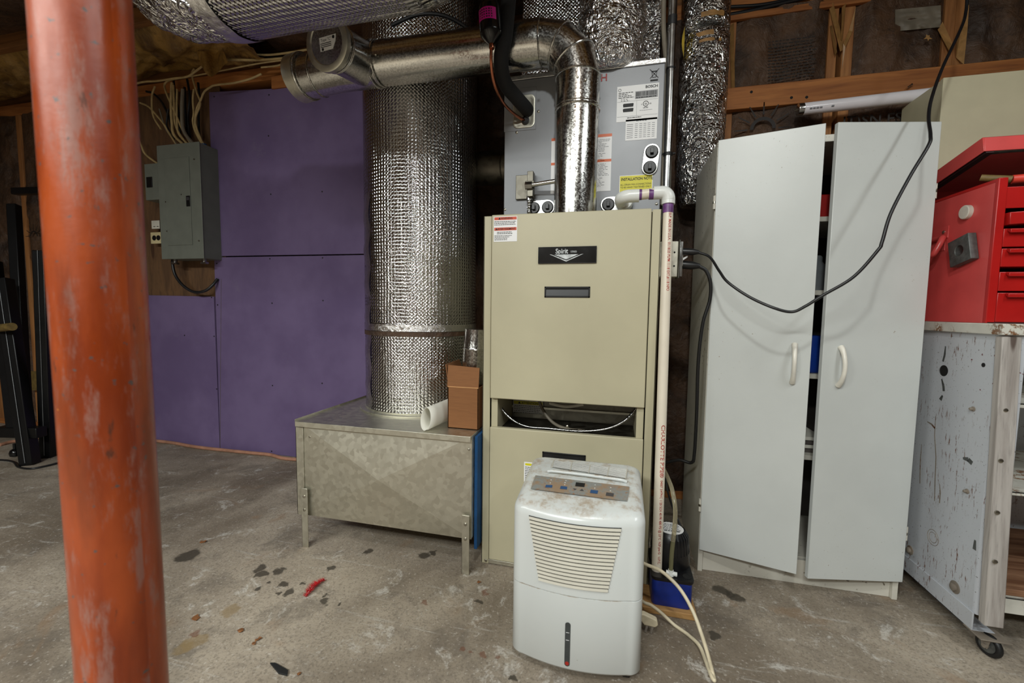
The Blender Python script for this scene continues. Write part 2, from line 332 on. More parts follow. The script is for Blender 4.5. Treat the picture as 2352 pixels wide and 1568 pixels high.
    t = NT('cardboard'); co = t.co(); n = t.noise(t.co(scale=(1, 1, 9)), 20, 4); t.fin(t.mix(n, lin((124, 80, 45)), lin((146, 98, 58))), 0.8, 0, t.bump(n, 0.08, 0.002)); plain('cardboard_edge', (206, 156, 104), 0.8)
    plain('paper_white', (226, 224, 212), 0.6, var=0.03); plain('filter_blue', (20, 76, 128), 0.8, bump=0.4)
    worn('tool_red', (172, 24, 22), (92, 30, 22), 0.3, 7, 0.66, 40, 0.1); worn('tool_red_glare', (204, 76, 74), (96, 40, 34), 0.28, 7, 0.68, 60, 0.1); plain('tool_dark', (40, 12, 12), 0.6); plain('drawer_grey', (90, 84, 80), 0.5)  # chest sides and lid: glare on the red is put into this paler colour
    t = NT('cart_paint'); co = t.co(); cs = t.co(scale=(1, 3, 0.5)); c = t.mix(t.noise(co, 4, 5), lin((184, 188, 195)), lin((204, 207, 212)))
    rust = t.math('MULTIPLY', t.step(t.noise(cs, 40, 7, 0.75), 0.575, 0.615), t.step(t.noise(co, 6, 4), 0.42, 0.56)); c = t.mix(rust, c, lin((104, 62, 40))); c = t.mix(t.math('MULTIPLY', t.step(t.noise(co, 70, 5), 0.67, 0.7), t.step(t.noise(co, 3.5, 3), 0.5, 0.6)), c, lin((110, 30, 40)))
    c = t.mix(t.step(t.noise(co, 190, 3), 0.675, 0.70), c, lin((72, 62, 58))); t.fin(c, t.math('ADD', t.math('MULTIPLY', rust, 0.4), 0.35), 0.1, t.bump(t.noise(co, 14, 3), 0.05, 0.01))
    worn('rusty_white', (198, 196, 186), (122, 84, 52), 0.5, 14, 0.5, 55, 0.1); worn('rusty_metal', (132, 122, 110), (92, 58, 36), 0.5, 14, 0.5, 50, 0.2); plain('nut_steel', (96, 98, 96), 0.5, metal=0.6, var=0.25, scale=60)
    plain('beige_panel', (196, 190, 160), 0.5, var=0.03, bump=0.05); plain('tube_glass', (236, 232, 236), 0.16, var=0.02); plain('tube_cap', (190, 188, 184), 0.25, metal=1)
    worn('black_steel', (16, 16, 17), (110, 110, 112), 0.35, 9, 0.74, 90, 0.2, 0.3); plain('edge_bright', (120, 122, 124), 0.4, metal=0.6)
    plain('pump_blue', (18, 44, 130), 0.35, var=0.18, scale=30, bump=0.06); plain('hose_pink', (166, 120, 96), 0.6, var=0.2); plain('feather_red', (176, 12, 20), 0.75, var=0.25, scale=80); plain('rubber_strip', (24, 25, 25), 0.6); plain('leaf', (126, 82, 46), 0.7, var=0.3, scale=60); plain('tape_tan', (164, 124, 74), 0.45, var=0.2, scale=30)
    plain('kraft_print', (34, 27, 22), 0.6); plain('wall_rear', (92, 80, 70), 0.8); plain('subfloor', (96, 70, 44), 0.8, var=0.3); plain('insul_yellow', (196, 168, 60), 0.9, bump=0.5); plain('blue_fitting', (24, 70, 116), 0.5); plain('hammer_wood', (112, 92, 48), 0.6, var=0.25, scale=40); plain('grip_red', (206, 60, 44), 0.45); plain('item_blue', (24, 60, 150), 0.35); plain('item_glass', (150, 156, 160), 0.1, metal=0.5); plain('item_red', (150, 24, 22), 0.4)
    t = NT('clear_vinyl'); t.fin(lin((206, 196, 166)), 0.12, 0, None, Transmission_Weight=0.75, IOR=1.3)
    t = NT('vinyl_wet'); t.fin(lin((150, 146, 110)), 0.12, 0, None, Transmission_Weight=0.55, IOR=1.3)
FLOOR_O = (-1.0, -0.4, -0.02)
make_materials()
# ================================================================ the setting
YW = 2.19                      # inner face of the studs
ZC = 2.38                      # underside of the joists
floor = B(-5, 3, -3.1, 2.3, -0.02, 0).build('floor', 'concrete', smooth=0, kind='structure', label='worn grey concrete basement floor with wet spots')
wb = thing('wall_back', 'unfinished stud wall with brown kraft faced insulation and purple drywall', None, (-1, 2.3, 0), kind='structure')
B(-5, 3, 2.29, 2.33, 0, 2.7).build('sheathing', 'subfloor', wb)
B(-5, 3, YW, 2.28, 0, 0.04).build('bottom_plate', 'lumber', wb, 0.002)
tp = B(-5, 3, YW, 2.28, 2.27, 2.345).build('top_plate', 'lumber', wb, 0.002)
B(-5, 3, YW + 0.05, 2.28, 2.35, 2.6).build('rim_joist', 'joist', wb, 0.002)
studs = [(0.439, 0.484), (0.85, 0.885), (0.905, 0.945), (1.262, 1.30), (1.30, 1.337), (1.70, 1.74), (0.03, 0.07), (-0.38, -0.34), (-0.79, -0.75), (-1.20, -1.16)]
studs += [(-3.40 - 0.41 * k, -3.36 - 0.41 * k) for k in range(4)]
for a, b in studs:
    B(a, b, YW, 2.28, 0.04, 2.27).build('stud', 'stud', wb, 0.002)
edges = sorted(studs); 
def batt(x0, x1, z0, z1, seed, amp=0.022, mat='kraft', yb=YW + 0.012, tear=None):
    def fn(u, v):
        x = x0 + (x1 - x0) * u; z = z0 + (z1 - z0) * v; e = min(1, 7 * min(u, 1 - u, ))
        n = noise.fractal(Vector((x * 5 + seed, z * 3.2, seed)), 1.0, 2.0, 5); rdg = 1 - abs(noise.noise(Vector((x * 6 + 3 * z + seed, z * 9 - x * 2, seed * 2)))) * 2
        return (x, yb - amp * e * (0.7 + n) - 0.010 * e * max(0, rdg), z)
    return MB().grid(40, max(20, int((z1 - z0) * 60)), fn).build('insulation_batt', mat, wb, smooth=80)
for (a, b), (c, d) in zip(edges, edges[1:]):
    if c - b > 0.05 and not (b < -3.3 and d > -3 and c > -1.5):
        batt(b, c, 0.04, 2.27, random.random() * 50, 0.03 if b > 0.4 else 0.022)
batt(-5.0, edges[0][0], 0.04, 2.27, 3.3)
# nailer in front of the studs, with nail holes and a hook
nl = B(0.40, 2.9, YW - 0.035, YW - 0.001, 1.842, 1.937).build('nailer_board', 'lumber', wb, 0.003)
for px, py in ((1818, 224), (1853, 223), (1726, 211)):
    p = ony(px, py, YW - 0.036); MB().cyl(p, p + Vector((0, 0.004, 0)), 0.006, 10).build('nail_hole', 'dark_void', nl)
p = ony(2090, 197, YW - 0.036); MB().cyl(p, p + Vector((0, -0.012, 0.0)), 0.004, 10).cyl(p + Vector((0, -0.012, 0)), p + Vector((-0.016, -0.014, -0.012)), 0.003, 8).build('screw_hook', 'chrome', nl)
B(0.40, 1.0, YW - 0.02, YW - 0.001, 2.235, 2.262).build('ledger_strip', 'lumber', wb, 0.002)
# peeling paper flanges on the studs
def flap(pts, nm='paper_flange', m='tape_tan', y0=YW - 0.004, lift=0.02):
    b = MB(); P = [ony(x, y, y0 - (lift if i % 2 else 0)) for i, (x, y) in enumerate(pts)]
    b.prism(P, (0, 0.0015, 0)); b.build(nm, m, wb, smooth=0)
flap([(1902, 8), (1914, 6), (1942, 112), (1930, 118)]); flap([(1934, 8), (1943, 8), (1935, 100), (1932, 90)]); flap([(1950, 70), (1966, 14), (1958, 72), (1942, 108), (1934, 160), (1937, 100)])
flap([(1906, 60), (1912, 58), (1923, 120), (1918, 126)]); flap([(2154, 68), (2165, 50), (2192, 108), (2183, 122)]); flap([(2212, 40), (2226, 10), (2222, 70), (2214, 148), (2196, 132), (2198, 92)])
flap([(1676, 60), (1686, 52), (1688, 200), (1680, 208)]); 
# torn facing: grey insulation backing and a star of torn paper
MB().grid(14, 10, lambda u, v: ony(2056 + 105 * u, 22 + 50 * v - 10 * u, YW - 0.012 - 0.012 * noise.noise(Vector((u * 5, v * 5, 1))))).build('torn_backing', 'cable_grey', wb, smooth=80)
st = [];
for k in range(10):
    a = math.pi * 2 * k / 10 + 0.3; rr = (10, 4, 7, 3, 11, 5, 8, 4, 6, 3)[k]; st.append(ony(2132 + rr * math.cos(a), 86 + rr * 1.1 * math.sin(a), YW - 0.05))
MB().prism(st, (0, 0.002, 0)).build('torn_paper', 'tape_tan', wb, smooth=0)
# printing on the kraft paper: a half sun over a roof shape, and lines of lettering
def sun(px, py, s, y):
    b = MB(); c = ony(px, py, y); k = s
    for i in range(7):
        a = math.radians(i * 30); d = Vector((math.cos(a), 0, math.sin(a))); e = Vector((-math.sin(a), 0, math.cos(a)))
        b.prism([c + d * k * 0.62 - e * k * 0.035, c + d * k * 1.15 - e * k * 0.02, c + d * k * 1.15 + e * k * 0.02, c + d * k * 0.62 + e * k * 0.035], (0, 0.0006, 0))
    for i in range(12):
        a0, a1 = math.radians(i * 15), math.radians(i * 15 + 15)
        b.prism([c + Vector((math.cos(a), 0, math.sin(a))) * r for a, r in ((a0, k * 0.38), (a0, k * 0.52), (a1, k * 0.52), (a1, k * 0.38))], (0, 0.0006, 0))
    b.build('printed_sun_mark', 'kraft_print', wb, smooth=0)
sun(1752, 296, 0.10, YW - 0.035); sun(78, 542, 0.075, YW - 0.035)
b = MB(); p = ony(1905, 288, YW - 0.05)
b.text('IT)SN ESSEIL', 0.062, ony(1934, 292, YW - 0.05), (1, 0, 0), (0, 0, 1), bold=0.01, sx=0.95); b.build('printed_lettering', 'kraft_print', wb, smooth=0)
b = MB(); rr = random.Random(4)
for i in range(13):
    p = ony(1765, 98 + i * 7.2, YW - 0.042); x = p.x
    while x < p.x + 0.17:
        l = rr.uniform(0.006, 0.02); b.prism([(x, p.y, p.z), (x + l, p.y, p.z), (x + l, p.y, p.z + 0.0045), (x, p.y, p.z + 0.0045)], (0, 0.0005, 0)); x += l + 0.005
b.build('printed_text_lines', 'kraft_print', wb, smooth=0, kind='stuff')
# purple drywall sheets and the plywood backer of the breaker panel
YD = 2.172
def sheet(quad, nm='drywall_sheet', m='purple_drywall', th=0.0125, y=YD):
    P = [ony(x, yy, y) for x, yy in quad]; return MB().prism(P, (0, th, 0)).build(nm, m, wb, smooth=0)
d1 = sheet([(480, 212), (492, 588), (860, 582), (860, 190.5)])
zb = 0.004
P = [ony(492, 591, YD), ony(860, 585, YD)]; P = [P[0], Vector((-2.486, YD, zb)), Vector((P[1].x, YD, zb)), P[1]]
d2 = MB().prism(P, (0, 0.0125, 0)).build('drywall_sheet', 'purple_drywall', wb, smooth=0)
q = ony(490, 681, YD); d3 = MB().prism([(-3.36, YD, q.z + 0.01), (-3.36, YD, zb), (-2.492, YD, zb), (-2.492, YD, q.z)], (0, 0.0125, 0)).build('drywall_sheet', 'purple_drywall', wb, smooth=0)
for dd, L in ((d1, [(618, 218), (617, 312), (622, 446), (492, 222), (487, 493), (500, 380), (745, 205), (740, 440)]), (d2, [(620, 594), (625, 696), (626, 885), (498, 605), (500, 700), (741, 592), (742, 690), (740, 880), (624, 1036)]), (d3, [(424, 770), (486, 683), (492, 772), (498, 893)])):
    for px, py in L:
        p = ony(px, py, YD); MB().cyl(p + Vector((0, -0.0012, 0)), p + Vector((0, 0.002, 0)), 0.0045, 8).build('drywall_screw', 'black_print', dd)
B(-3.40, -2.40, YD + 0.012, YD + 0.017, 0.9, 2.27).build('plywood_backer', 'plywood', wb)
MB().prism([ony(508, 640, YD - 0.001) + Vector((-0.002, 0, 0)), ony(508, 640, YD - 0.001), Vector((-2.487, YD - 0.001, 0.01)), Vector((-2.4895, YD - 0.001, 0.01))], (0, 0.0008, 0)).build('seam_dust', 'wall_rear', wb, smooth=0)
# blocking seen above the drywall
for x0, x1, z0, z1 in ((-2.0, -1.9, 2.2, 2.27), (-1.75, -1.66, 2.18, 2.27)):
    B(x0, x1, YW - 0.03, YW + 0.02, z0, z1).build('blocking', 'lumber', wb, 0.002)

wl = B(-5.05, -5, -3.1, 2.33, 0, 2.7).build('wall_left', 'kraft', kind='structure', label='far side wall covered in brown kraft insulation')
B(3, 3.05, -3.1, 2.33, 0, 2.7).build('wall_right', 'wall_rear', kind='structure', label='plain grey side wall of the basement')
B(-5.05, 3.05, -3.15, -3.1, 0, 2.7).build('wall_rear', 'wall_rear', kind='structure', label='plain grey wall at the other end of the basement')
ce = thing('ceiling', 'open joist ceiling with sagging kraft faced insulation', None, (-1, -0.4, 2.38), kind='structure')
B(-5.05, 3.05, -3.15, 2.33, 2.66, 2.70).build('subfloor', 'subfloor', ce)
jy = [1.80 - 0.42 * k for k in range(12)]
for y in jy: B(-5, 3, y - 0.038, y, ZC, 2.66).build('joist', 'joist', ce, 0.002)
def cbatt(y0, y1, x0, x1, sag, seed, mat='kraft_gold', nu=150, nv=16):
    def fn(u, v):
        x = x0 + (x1 - x0) * u; y = y0 + (y1 - y0) * v; e = math.sin(math.pi * v) ** 0.6
        n = noise.fractal(Vector((x * 2.2 + seed, y * 4, seed)), 1.0, 2.0, 5); rd = 1 - abs(noise.noise(Vector((x * 5 + seed, y * 9 + x * 3, seed)))) * 2.2
        return (x, y, ZC + 0.075 - e * (sag * (0.75 + 0.8 * n) + 0.025 * max(0, rd)))
    return MB().grid(nu, nv, fn).build('ceiling_insulation', mat, ce, smooth=80)
cbatt(1.80, 2.24, -4.9, -1.95, 0.13, 4.2, nu=220, nv=28); cbatt(1.80, 2.24, -1.95, 2.9, 0.05, 9.1, 'kraft', nv=12)
for i, y in enumerate(jy[:-1]):
    cbatt(y - 0.42, y - 0.038, -4.9, 2.9, 0.09 if i == 1 else 0.05, i * 7.7 + 1, 'kraft_gold' if i in (1, 2) else 'kraft', nu=120, nv=10)
# ragged tongue of insulation hanging down beside the cables
MB().grid(18, 12, lambda u, v: ony(452 + 62 * u + 10 * v, 118 + (50 + 18 * math.sin(u * 5) - 24 * abs(u - 0.75)) * v, 2.02 - 0.03 * math.sin(u * 7) - 0.02 * v)).build('insulation_tongue', 'kraft_gold', ce, smooth=80)
# ================================================================ steel column
pr = 0.051; pc = ony(232, 784, 0.437); pb = MB()
post = thing('support_column', 'round red oxide painted steel support column with grey scuffs', 'column', (pc.x, pc.y, 0))
pb.tube([(pc.x + 0.004 - 0.0045 * (z - 0.9), pc.y, z) for z in (0.012, 0.5, 1.0, 1.5, 2.0, 2.36)], pr, 56, True); pb.build('shaft', 'red_oxide', post)
B(pc.x - 0.09, pc.x + 0.09, pc.y - 0.09, pc.y + 0.09, 0, 0.012).build('base_plate', 'red_oxide', post, 0.002)
B(pc.x - 0.08, pc.x + 0.08, pc.y - 0.08, pc.y + 0.08, 2.36, 2.378).build('top_plate', 'red_oxide', post, 0.002)

# ================================================================ furnace
FY = 1.43; FX0, FX1, FZ = -0.458, 0.127, 1.252
fu = thing('furnace', 'tall beige sheet metal furnace with black recessed handles and badge', 'furnace', (-0.165, 1.75, 0))
b = MB(); b.box(FX0, FX0 + 0.004, FY, 2.08, 0.0, FZ).box(FX1 - 0.004, FX1, FY, 2.08, 0.0, FZ).box(FX0, FX1, 2.076, 2.08, 0, FZ).box(FX0, FX1, FY + 0.02, 2.08, FZ - 0.004, FZ).box(FX0, FX1, FY + 0.03, 2.08, 0.0, 0.02)
b.box(FX0, -0.4305, FY, FY + 0.004, 0.0, FZ).box(0.0995, FX1, FY, FY + 0.004, 0.0, FZ); b.build('casing', 'furnace_paint', fu, 0.0012)
for xa, xb in ((-0.4275, -0.404), (0.073, 0.096)): B(xa, xb, FY + 0.008, FY + 0.3, 0.495, 0.64).build('inner_flange', 'furnace_paint', fu, 0.001)
ud = B(-0.4275, 0.0965, FY - 0.009, FY + 0.012, 0.617, FZ + 0.002).build('upper_door', 'furnace_paint', fu, 0.003)
ld = B(-0.4275, 0.0965, FY - 0.009, FY + 0.012, 0.022, 0.513).build('lower_door', 'furnace_paint', fu, 0.003)
B(-0.43, 0.0995, FY - 0.004, FY + 0.01, 0.004, 0.019).build('toe_rail', 'galv', fu, 0.001)
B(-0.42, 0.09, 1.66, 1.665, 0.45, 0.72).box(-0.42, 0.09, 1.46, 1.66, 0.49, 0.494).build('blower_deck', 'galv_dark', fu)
B(-0.41, 0.085, 1.652, 1.66, 0.535, 0.543).build('deck_seam', 'galv', fu)
yd = FY - 0.009
def plate(pxs, Y, m, name, parent, th=0.0012, bev=0):
    (x0, y0), (x1, y1) = pxs; a = ony(x0, y0, Y); c = ony(x1, y1, Y)
    o = B(a.x, c.x, Y - th, Y + 0.0002, c.z, a.z).build(name, m, parent, bev); return o, a.x, c.x, c.z, a.z
def lines(b, x0, x1, z, n, dz, Y, h=0.002, seed=0, ragged=0.25, word=(0.006, 0.018), gap=0.003):
    r = random.Random(seed)
    for i in range(n):
        x = x0; e = x1 - (x1 - x0) * ragged * r.random()
        while x < e:
            l = min(r.uniform(*word), e - x); b.prism([(x, Y, z), (x + l, Y, z), (x + l, Y, z + h), (x, Y, z + h)], (0, 0.0002, 0)); x += l + gap
        z -= dz
    return b
EX, EZ = Vector((1, 0, 0)), Vector((0, 0, 1))
# warning sticker
o, x0, x1, z0, z1 = plate(((1134.5, 498), (1187.5, 554)), yd, 'label_white', 'warning_sticker', ud, 0.0008)
yl = yd - 0.0012; b = MB().box(x0 + 0.002, x1 - 0.002, yl, yl + 0.0003, z1 - 0.0115, z1 - 0.002).box(x0 + 0.002, x1 - 0.002, yl, yl + 0.0003, z1 - 0.047, z1 - 0.037); b.build('sticker_band', 'label_red_orange', o)
xm = (x0 + x1) / 2; yt = yl - 0.0003; b = MB(); b.text('\u25b2WARNING', 0.0085, (xm, yt, z1 - 0.0095), EX, EZ, 'CENTER', 0.02); b.text('\u25b2AVERTISSEMENT', 0.0085, (xm, yt, z1 - 0.0448), EX, EZ, 'CENTER', 0.02)
lines(b, x0 + 0.002, x1 - 0.003, z1 - 0.018, 3, 0.0052, yt, 0.0018, 1, 0.08, (0.003, 0.009), 0.0015); lines(b, x0 + 0.012, x1 - 0.013, z1 - 0.0535, 2, 0.005, yt, 0.0018, 2, 0.1, (0.004, 0.009), 0.0015); lines(b, x0 + 0.003, x1 - 0.01, z1 - 0.065, 4, 0.0046, yt, 0.0015, 3, 0.5, (0.003, 0.008), 0.0015)
b.build('sticker_print', 'black_print', o, smooth=0)
# badge with the raised lettering
o, x0, x1, z0, z1 = plate(((1237, 568), (1370, 604)), yd, 'black_gloss', 'name_badge', ud, 0.004, 0.0015)
b = MB(); ym = yd - 0.0046
for r in ((x0, x1, z1 - 0.002, z1), (x0, x1, z0, z0 + 0.002), (x0, x0 + 0.002, z0, z1), (x1 - 0.002, x1, z0, z1)): b.box(r[0], r[1], ym - 0.001, yd - 0.0038, r[2], r[3])
b.build('badge_rim', 'black_plastic', o, 0.0006)
xm = (x0 + x1) / 2; b = MB(); b.text('Spirit', 0.0225, (xm - 0.038, ym, z1 - 0.022), EX, EZ, 'LEFT', 0.022, sx=0.86); b.text('SERIES', 0.0085, (xm + 0.011, ym, z1 - 0.0195), EX, EZ, 'LEFT', 0.0, sx=0.9)
zc = z1 - 0.0255; b.prism([(xm - 0.042, ym, zc), (xm - 0.002, ym, zc - 0.0165), (xm + 0.038, ym, zc)], (0, 0.0004, 0))
for s in (-1, 1): b.prism([(xm - 0.002 + s * 0.056, ym, zc + 0.001), (xm - 0.002 + s * 0.048, ym, zc), (xm - 0.002, ym, zc - 0.0195), (xm - 0.002, ym, zc - 0.0235)], (0, 0.0004, 0))
b.build('badge_lettering', 'silver_print', o, smooth=0)
def recess(pxs, door, name='recessed_handle'):
    (a0, b0), (a1, b1) = pxs; a = ony(a0, b0, yd); c = ony(a1, b1, yd); x0, x1, z0, z1 = a.x, c.x, c.z, a.z; t = 0.0055
    h = B(x0, x1, yd - 0.003, yd + 0.001, z1 - t, z1).box(x0, x1, yd - 0.003, yd + 0.001, z0, z0 + t).box(x0, x0 + t, yd - 0.003, yd + 0.001, z0, z1).box(x1 - t, x1, yd - 0.003, yd + 0.001, z0, z1).build(name, 'black_plastic', door, 0.001)
    B(x0 + t, x1 - t, yd - 0.0006, yd + 0.0004, z0 + t, z1 - t).build('recess_floor', 'dark_void', h)
    MB().prism([(x0 + t, yd - 0.0008, z0 + t), (x0 + t, yd - 0.0008, z0 + 0.026), (x0 + t, yd - 0.0028, z0 + t)], (x1 - x0 - 2 * t, 0, 0)).build('pull_lip', 'black_plastic', h)
recess(((1251, 658), (1355, 683.5)), ud); recess(((1246, 1036), (1345, 1066)), ld)
o, x0, x1, z0, z1 = plate(((1204, 1060), (1262, 1112)), yd, 'label_white', 'caution_sticker', ld, 0.0008)
B(x0 + 0.004, x1 - 0.004, yl, yl + 0.0004, z1 - 0.012, z1 - 0.004).build('sticker_band', 'label_yellow', o)
lines(MB(), x0 + 0.004, x1 - 0.004, z1 - 0.019, 9, 0.006, yt, 0.002, 5, 0.3, (0.003, 0.008), 0.0015).build('sticker_print', 'black_print', o, smooth=0)
# things seen through the gap between the doors
o, x0, x1, z0, z1 = plate(((1179, 917), (1247, 951)), 1.651, 'label_white', 'attention_label', fu, 0.0006)
B(x0 + 0.002, x1 - 0.002, 1.6498, 1.6504, z1 - 0.017, z1 - 0.004).build('label_band', 'label_yellow', o)
b = MB(); b.text('\u25b2 ATTENTION', 0.012, ((x0 + x1) / 2, 1.6494, z1 - 0.015), EX, EZ, 'CENTER', 0.02); lines(b, x0 + 0.004, x1 - 0.004, z1 - 0.024, 5, 0.007, 1.6494, 0.002, 8, 0.1, (0.004, 0.01), 0.002); b.build('label_print', 'black_print', o, smooth=0)
pts = [ony(1137, 905, 1.50), ony(1150, 935, 1.50), ony(1175, 962, 1.49), ony(1210, 979, 1.47), ony(1262, 984, 1.46), ony(1330, 990, 1.46), ony(1390, 985, 1.46), ony(1432, 968, 1.47), ony(1458, 942, 1.49), ony(1470, 920, 1.50)]
path = smoothpath(pts, 26); L = [0]
MB().tube(path, 0.0052, 10, rf=lambda r, a, l, t: r * (1.12 if int(l / 0.0028) % 2 else 0.88)).build('armored_conduit', 'steel', fu, smooth=60)
MB().tube(smoothpath([ony(1233, 900, 1.58), ony(1244, 935, 1.57), ony(1268, 968, 1.55), ony(1300, 984, 1.52), ony(1345, 990, 1.5)], 10), 0.006, 10).build('grey_cable', 'cable_grey', fu)
MB().tube(smoothpath([ony(1262, 925, 1.55), ony(1300, 933, 1.55), ony(1340, 928, 1.55)], 8), 0.006, 8, rf=lambda r, a, l, t: r * (1.1 if int(l / 0.004) % 2 else 0.9)).build('wire_loom', 'louver_plastic', fu)
a = ony(1268, 986, 1.47); MB().cyl(a, a + Vector((0.09, 0.02, 0)), 0.003, 8).cyl(a, a + Vector((0.012, 0, 0)), 0.006, 8).build('igniter_rod', 'chrome', fu)
for px, py in ((1116, 1286), (1303, 979)):
    p = ony(px, py, FY - 0.001); MB().lathe(p, (0, -1, 0), [(0.005, 0), (0.005, 0.002), (0.003, 0.0035)], 12).build('casing_screw', 'screw', fu)

# ================================================================ evaporator coil cabinet on top of the furnace
CYF = 1.60; cx0, cx1, cz0, cz1 = -0.434, 0.135, FZ + 0.004, 1.782
co_ = thing('coil_cabinet', 'silver grey coil cabinet with rating labels standing on the furnace', 'coil cabinet', (-0.15, 1.85, cz0))
B(cx0, cx1, CYF, 2.08, cz0, cz1).build('housing', 'coil_paint', co_, 0.003)
B(cx0 - 0.002, cx1 + 0.002, CYF - 0.004, 2.08, cz1, cz1 + 0.016).build('top_flange', 'foil_tape', co_, 0.0015)
yc = CYF - 0.0002
def clabel(pxs, name, m='label_white'):
    return plate(pxs, yc, m, name, co_, 0.0008)
yp = yc - 0.0012
# red letter H
p = ony(1379, 187, yc); MB().text('H', 0.034, (p.x, yp, p.z), EX, EZ, 'LEFT', 0.02).build('letter_h', 'letter_red', co_, smooth=0)
# rating label
o, x0, x1, z0, z1 = clabel(((1418, 200), (1511, 273)), 'rating_label'); W, Hh = x1 - x0, z1 - z0
b = MB(); b.text('BOSCH', 0.0125, (x1 - 0.004, yp, z1 - 0.014), EX, EZ, 'RIGHT', 0.03)
b.torus((x0 + 0.009, yp, z1 - 0.013), (0, 1, 0), 0.0045, 0.0006, 16, 4)
lines(b, x0 + 0.005, x0 + W * 0.42, z1 - 0.024, 4, 0.0055, yp, 0.0022, 21, 0.5, (0.005, 0.012), 0.002); lines(b, x0 + 0.014, x0 + W * 0.32, z1 - 0.046, 2, 0.005, yp, 0.0016, 22, 0.3, (0.004, 0.008), 0.004)
for s in (0, 1):
    zz = z1 - 0.060 - s * 0.0165
    b.prism([(x0 + W * 0.16, yp, zz - 0.012), (x0 + W * 0.40, yp, zz - 0.012), (x0 + W * 0.41, yp, zz - 0.002), (x0 + W * 0.40, yp, zz), (x0 + W * 0.17, yp, zz), (x0 + W * 0.15, yp, zz - 0.003)], (0, 0.0002, 0))
c = (x0 + W * 0.70, yp, z1 - 0.066); b.torus(c, (0, 1, 0), 0.0085, 0.0009, 24, 4); b.text('UL', 0.0085, (c[0], yp, c[2] - 0.003), EX, EZ, 'CENTER', 0.03, sx=0.8); b.text('c', 0.007, (c[0] - 0.014, yp, c[2] - 0.003), EX, EZ, 'CENTER', 0.02); b.text('US', 0.006, (c[0] + 0.015, yp, c[2] - 0.003), EX, EZ, 'CENTER', 0.02); b.text('LISTED', 0.0055, (c[0], yp, c[2] - 0.015), EX, EZ, 'CENTER', 0.03)
lines(b, x0 + W * 0.26, x0 + W * 0.6, z0 + 0.011, 1, 0.005, yp, 0.0022, 24, 0.0, (0.004, 0.01), 0.0015)
b.build('label_print', 'black_print', o, smooth=0)
b = MB(); 
for zz in (z1 - 0.053, z0 + 0.017): b.box(x0 + 0.002, x1 - 0.002, yp, yp + 0.0003, zz, zz + 0.0006)
b.box(x0 + W * 0.48, x0 + W * 0.48 + 0.0006, yp, yp + 0.0003, z0 + 0.017, z1 - 0.053); lines(b, c[0] - 0.02, c[0] + 0.022, c[2] - 0.022, 1, 0.005, yp, 0.0012, 3, 0, (0.004, 0.008), 0.001); b.build('label_rules', 'grey_print', o, smooth=0)
bo = B(x0 + W * 0.44, x1 - 0.003, yp - 0.0001, yp + 0.0003, z1 - 0.047, z1 - 0.022).build('barcode_field', 'barcode_grey', o)
b = MB(); r = random.Random(5); x = x0 + W * 0.46
while x < x1 - 0.009:
    wd = r.choice((0.0008, 0.0012, 0.0022)); b.box(x, x + wd, yp - 0.0005, yp, z1 - 0.039, z1 - 0.0245); x += wd + r.choice((0.0008, 0.0016, 0.0022))
lines(b, x0 + W * 0.46, x1 - 0.008, z1 - 0.045, 1, 0.01, yp - 0.0005, 0.0028, 9, 0, (0.004, 0.012), 0.0015); b.build('barcode', 'black_print', bo, smooth=0)
# table label below
o, x0, x1, z0, z1 = clabel(((1437.5, 275.5), (1508, 318)), 'table_label'); b = MB()
for i in range(8):
    for k, fx in enumerate((0.04, 0.3, 0.44, 0.57, 0.7, 0.84)):
        ww = 0.2 if k == 0 else 0.09; b.box(x0 + (x1 - x0) * fx, x0 + (x1 - x0) * (fx + ww), yp, yp + 0.0003, z1 - 0.018 - i * 0.0065, z1 - 0.0165 - i * 0.0065)
lines(b, x0 + 0.035, x1 - 0.035, z1 - 0.008, 1, 0.004, yp, 0.0018, 2, 0, (0.006, 0.01), 0.002); b.build('label_print', 'grey_print', o, smooth=0)
# crossed-out bin mark
p = ony(1503, 169, yc); b = MB(); s = 0.015; q = Vector((p.x, yp, p.z))
for a_, b_ in (((-1, 1), (0.9, -1)), ((1, 1), (-0.9, -1))):
    A = q + Vector((a_[0] * s, 0, a_[1] * s)); Bq = q + Vector((b_[0] * s, 0, b_[1] * s)); nn = Vector((0, 1, 0)).cross(Bq - A).normalized() * 0.0009; b.prism([A - nn, Bq - nn, Bq + nn, A + nn], (0, 0.0003, 0))
b.box(q.x - 0.010, q.x + 0.010, yp, yp + 0.0003, q.z + 0.006, q.z + 0.009)
for A, Bq in (((-0.0085, 0.006), (-0.006, -0.012)), ((0.0085, 0.006), (0.006, -0.012)), ((-0.006, -0.012), (0.006, -0.012))):
    A = q + Vector((A[0], 0, A[1])); Bq = q + Vector((Bq[0], 0, Bq[1])); nn = Vector((0, 1, 0)).cross(Bq - A).normalized() * 0.0008; b.prism([A - nn, Bq - nn, Bq + nn, A + nn], (0, 0.0003, 0))
b.box(q.x - 0.0125, q.x + 0.0125, yp, yp + 0.0003, q.z - 0.0245, q.z - 0.0195); b.build('bin_mark', 'black_print', co_, smooth=0)
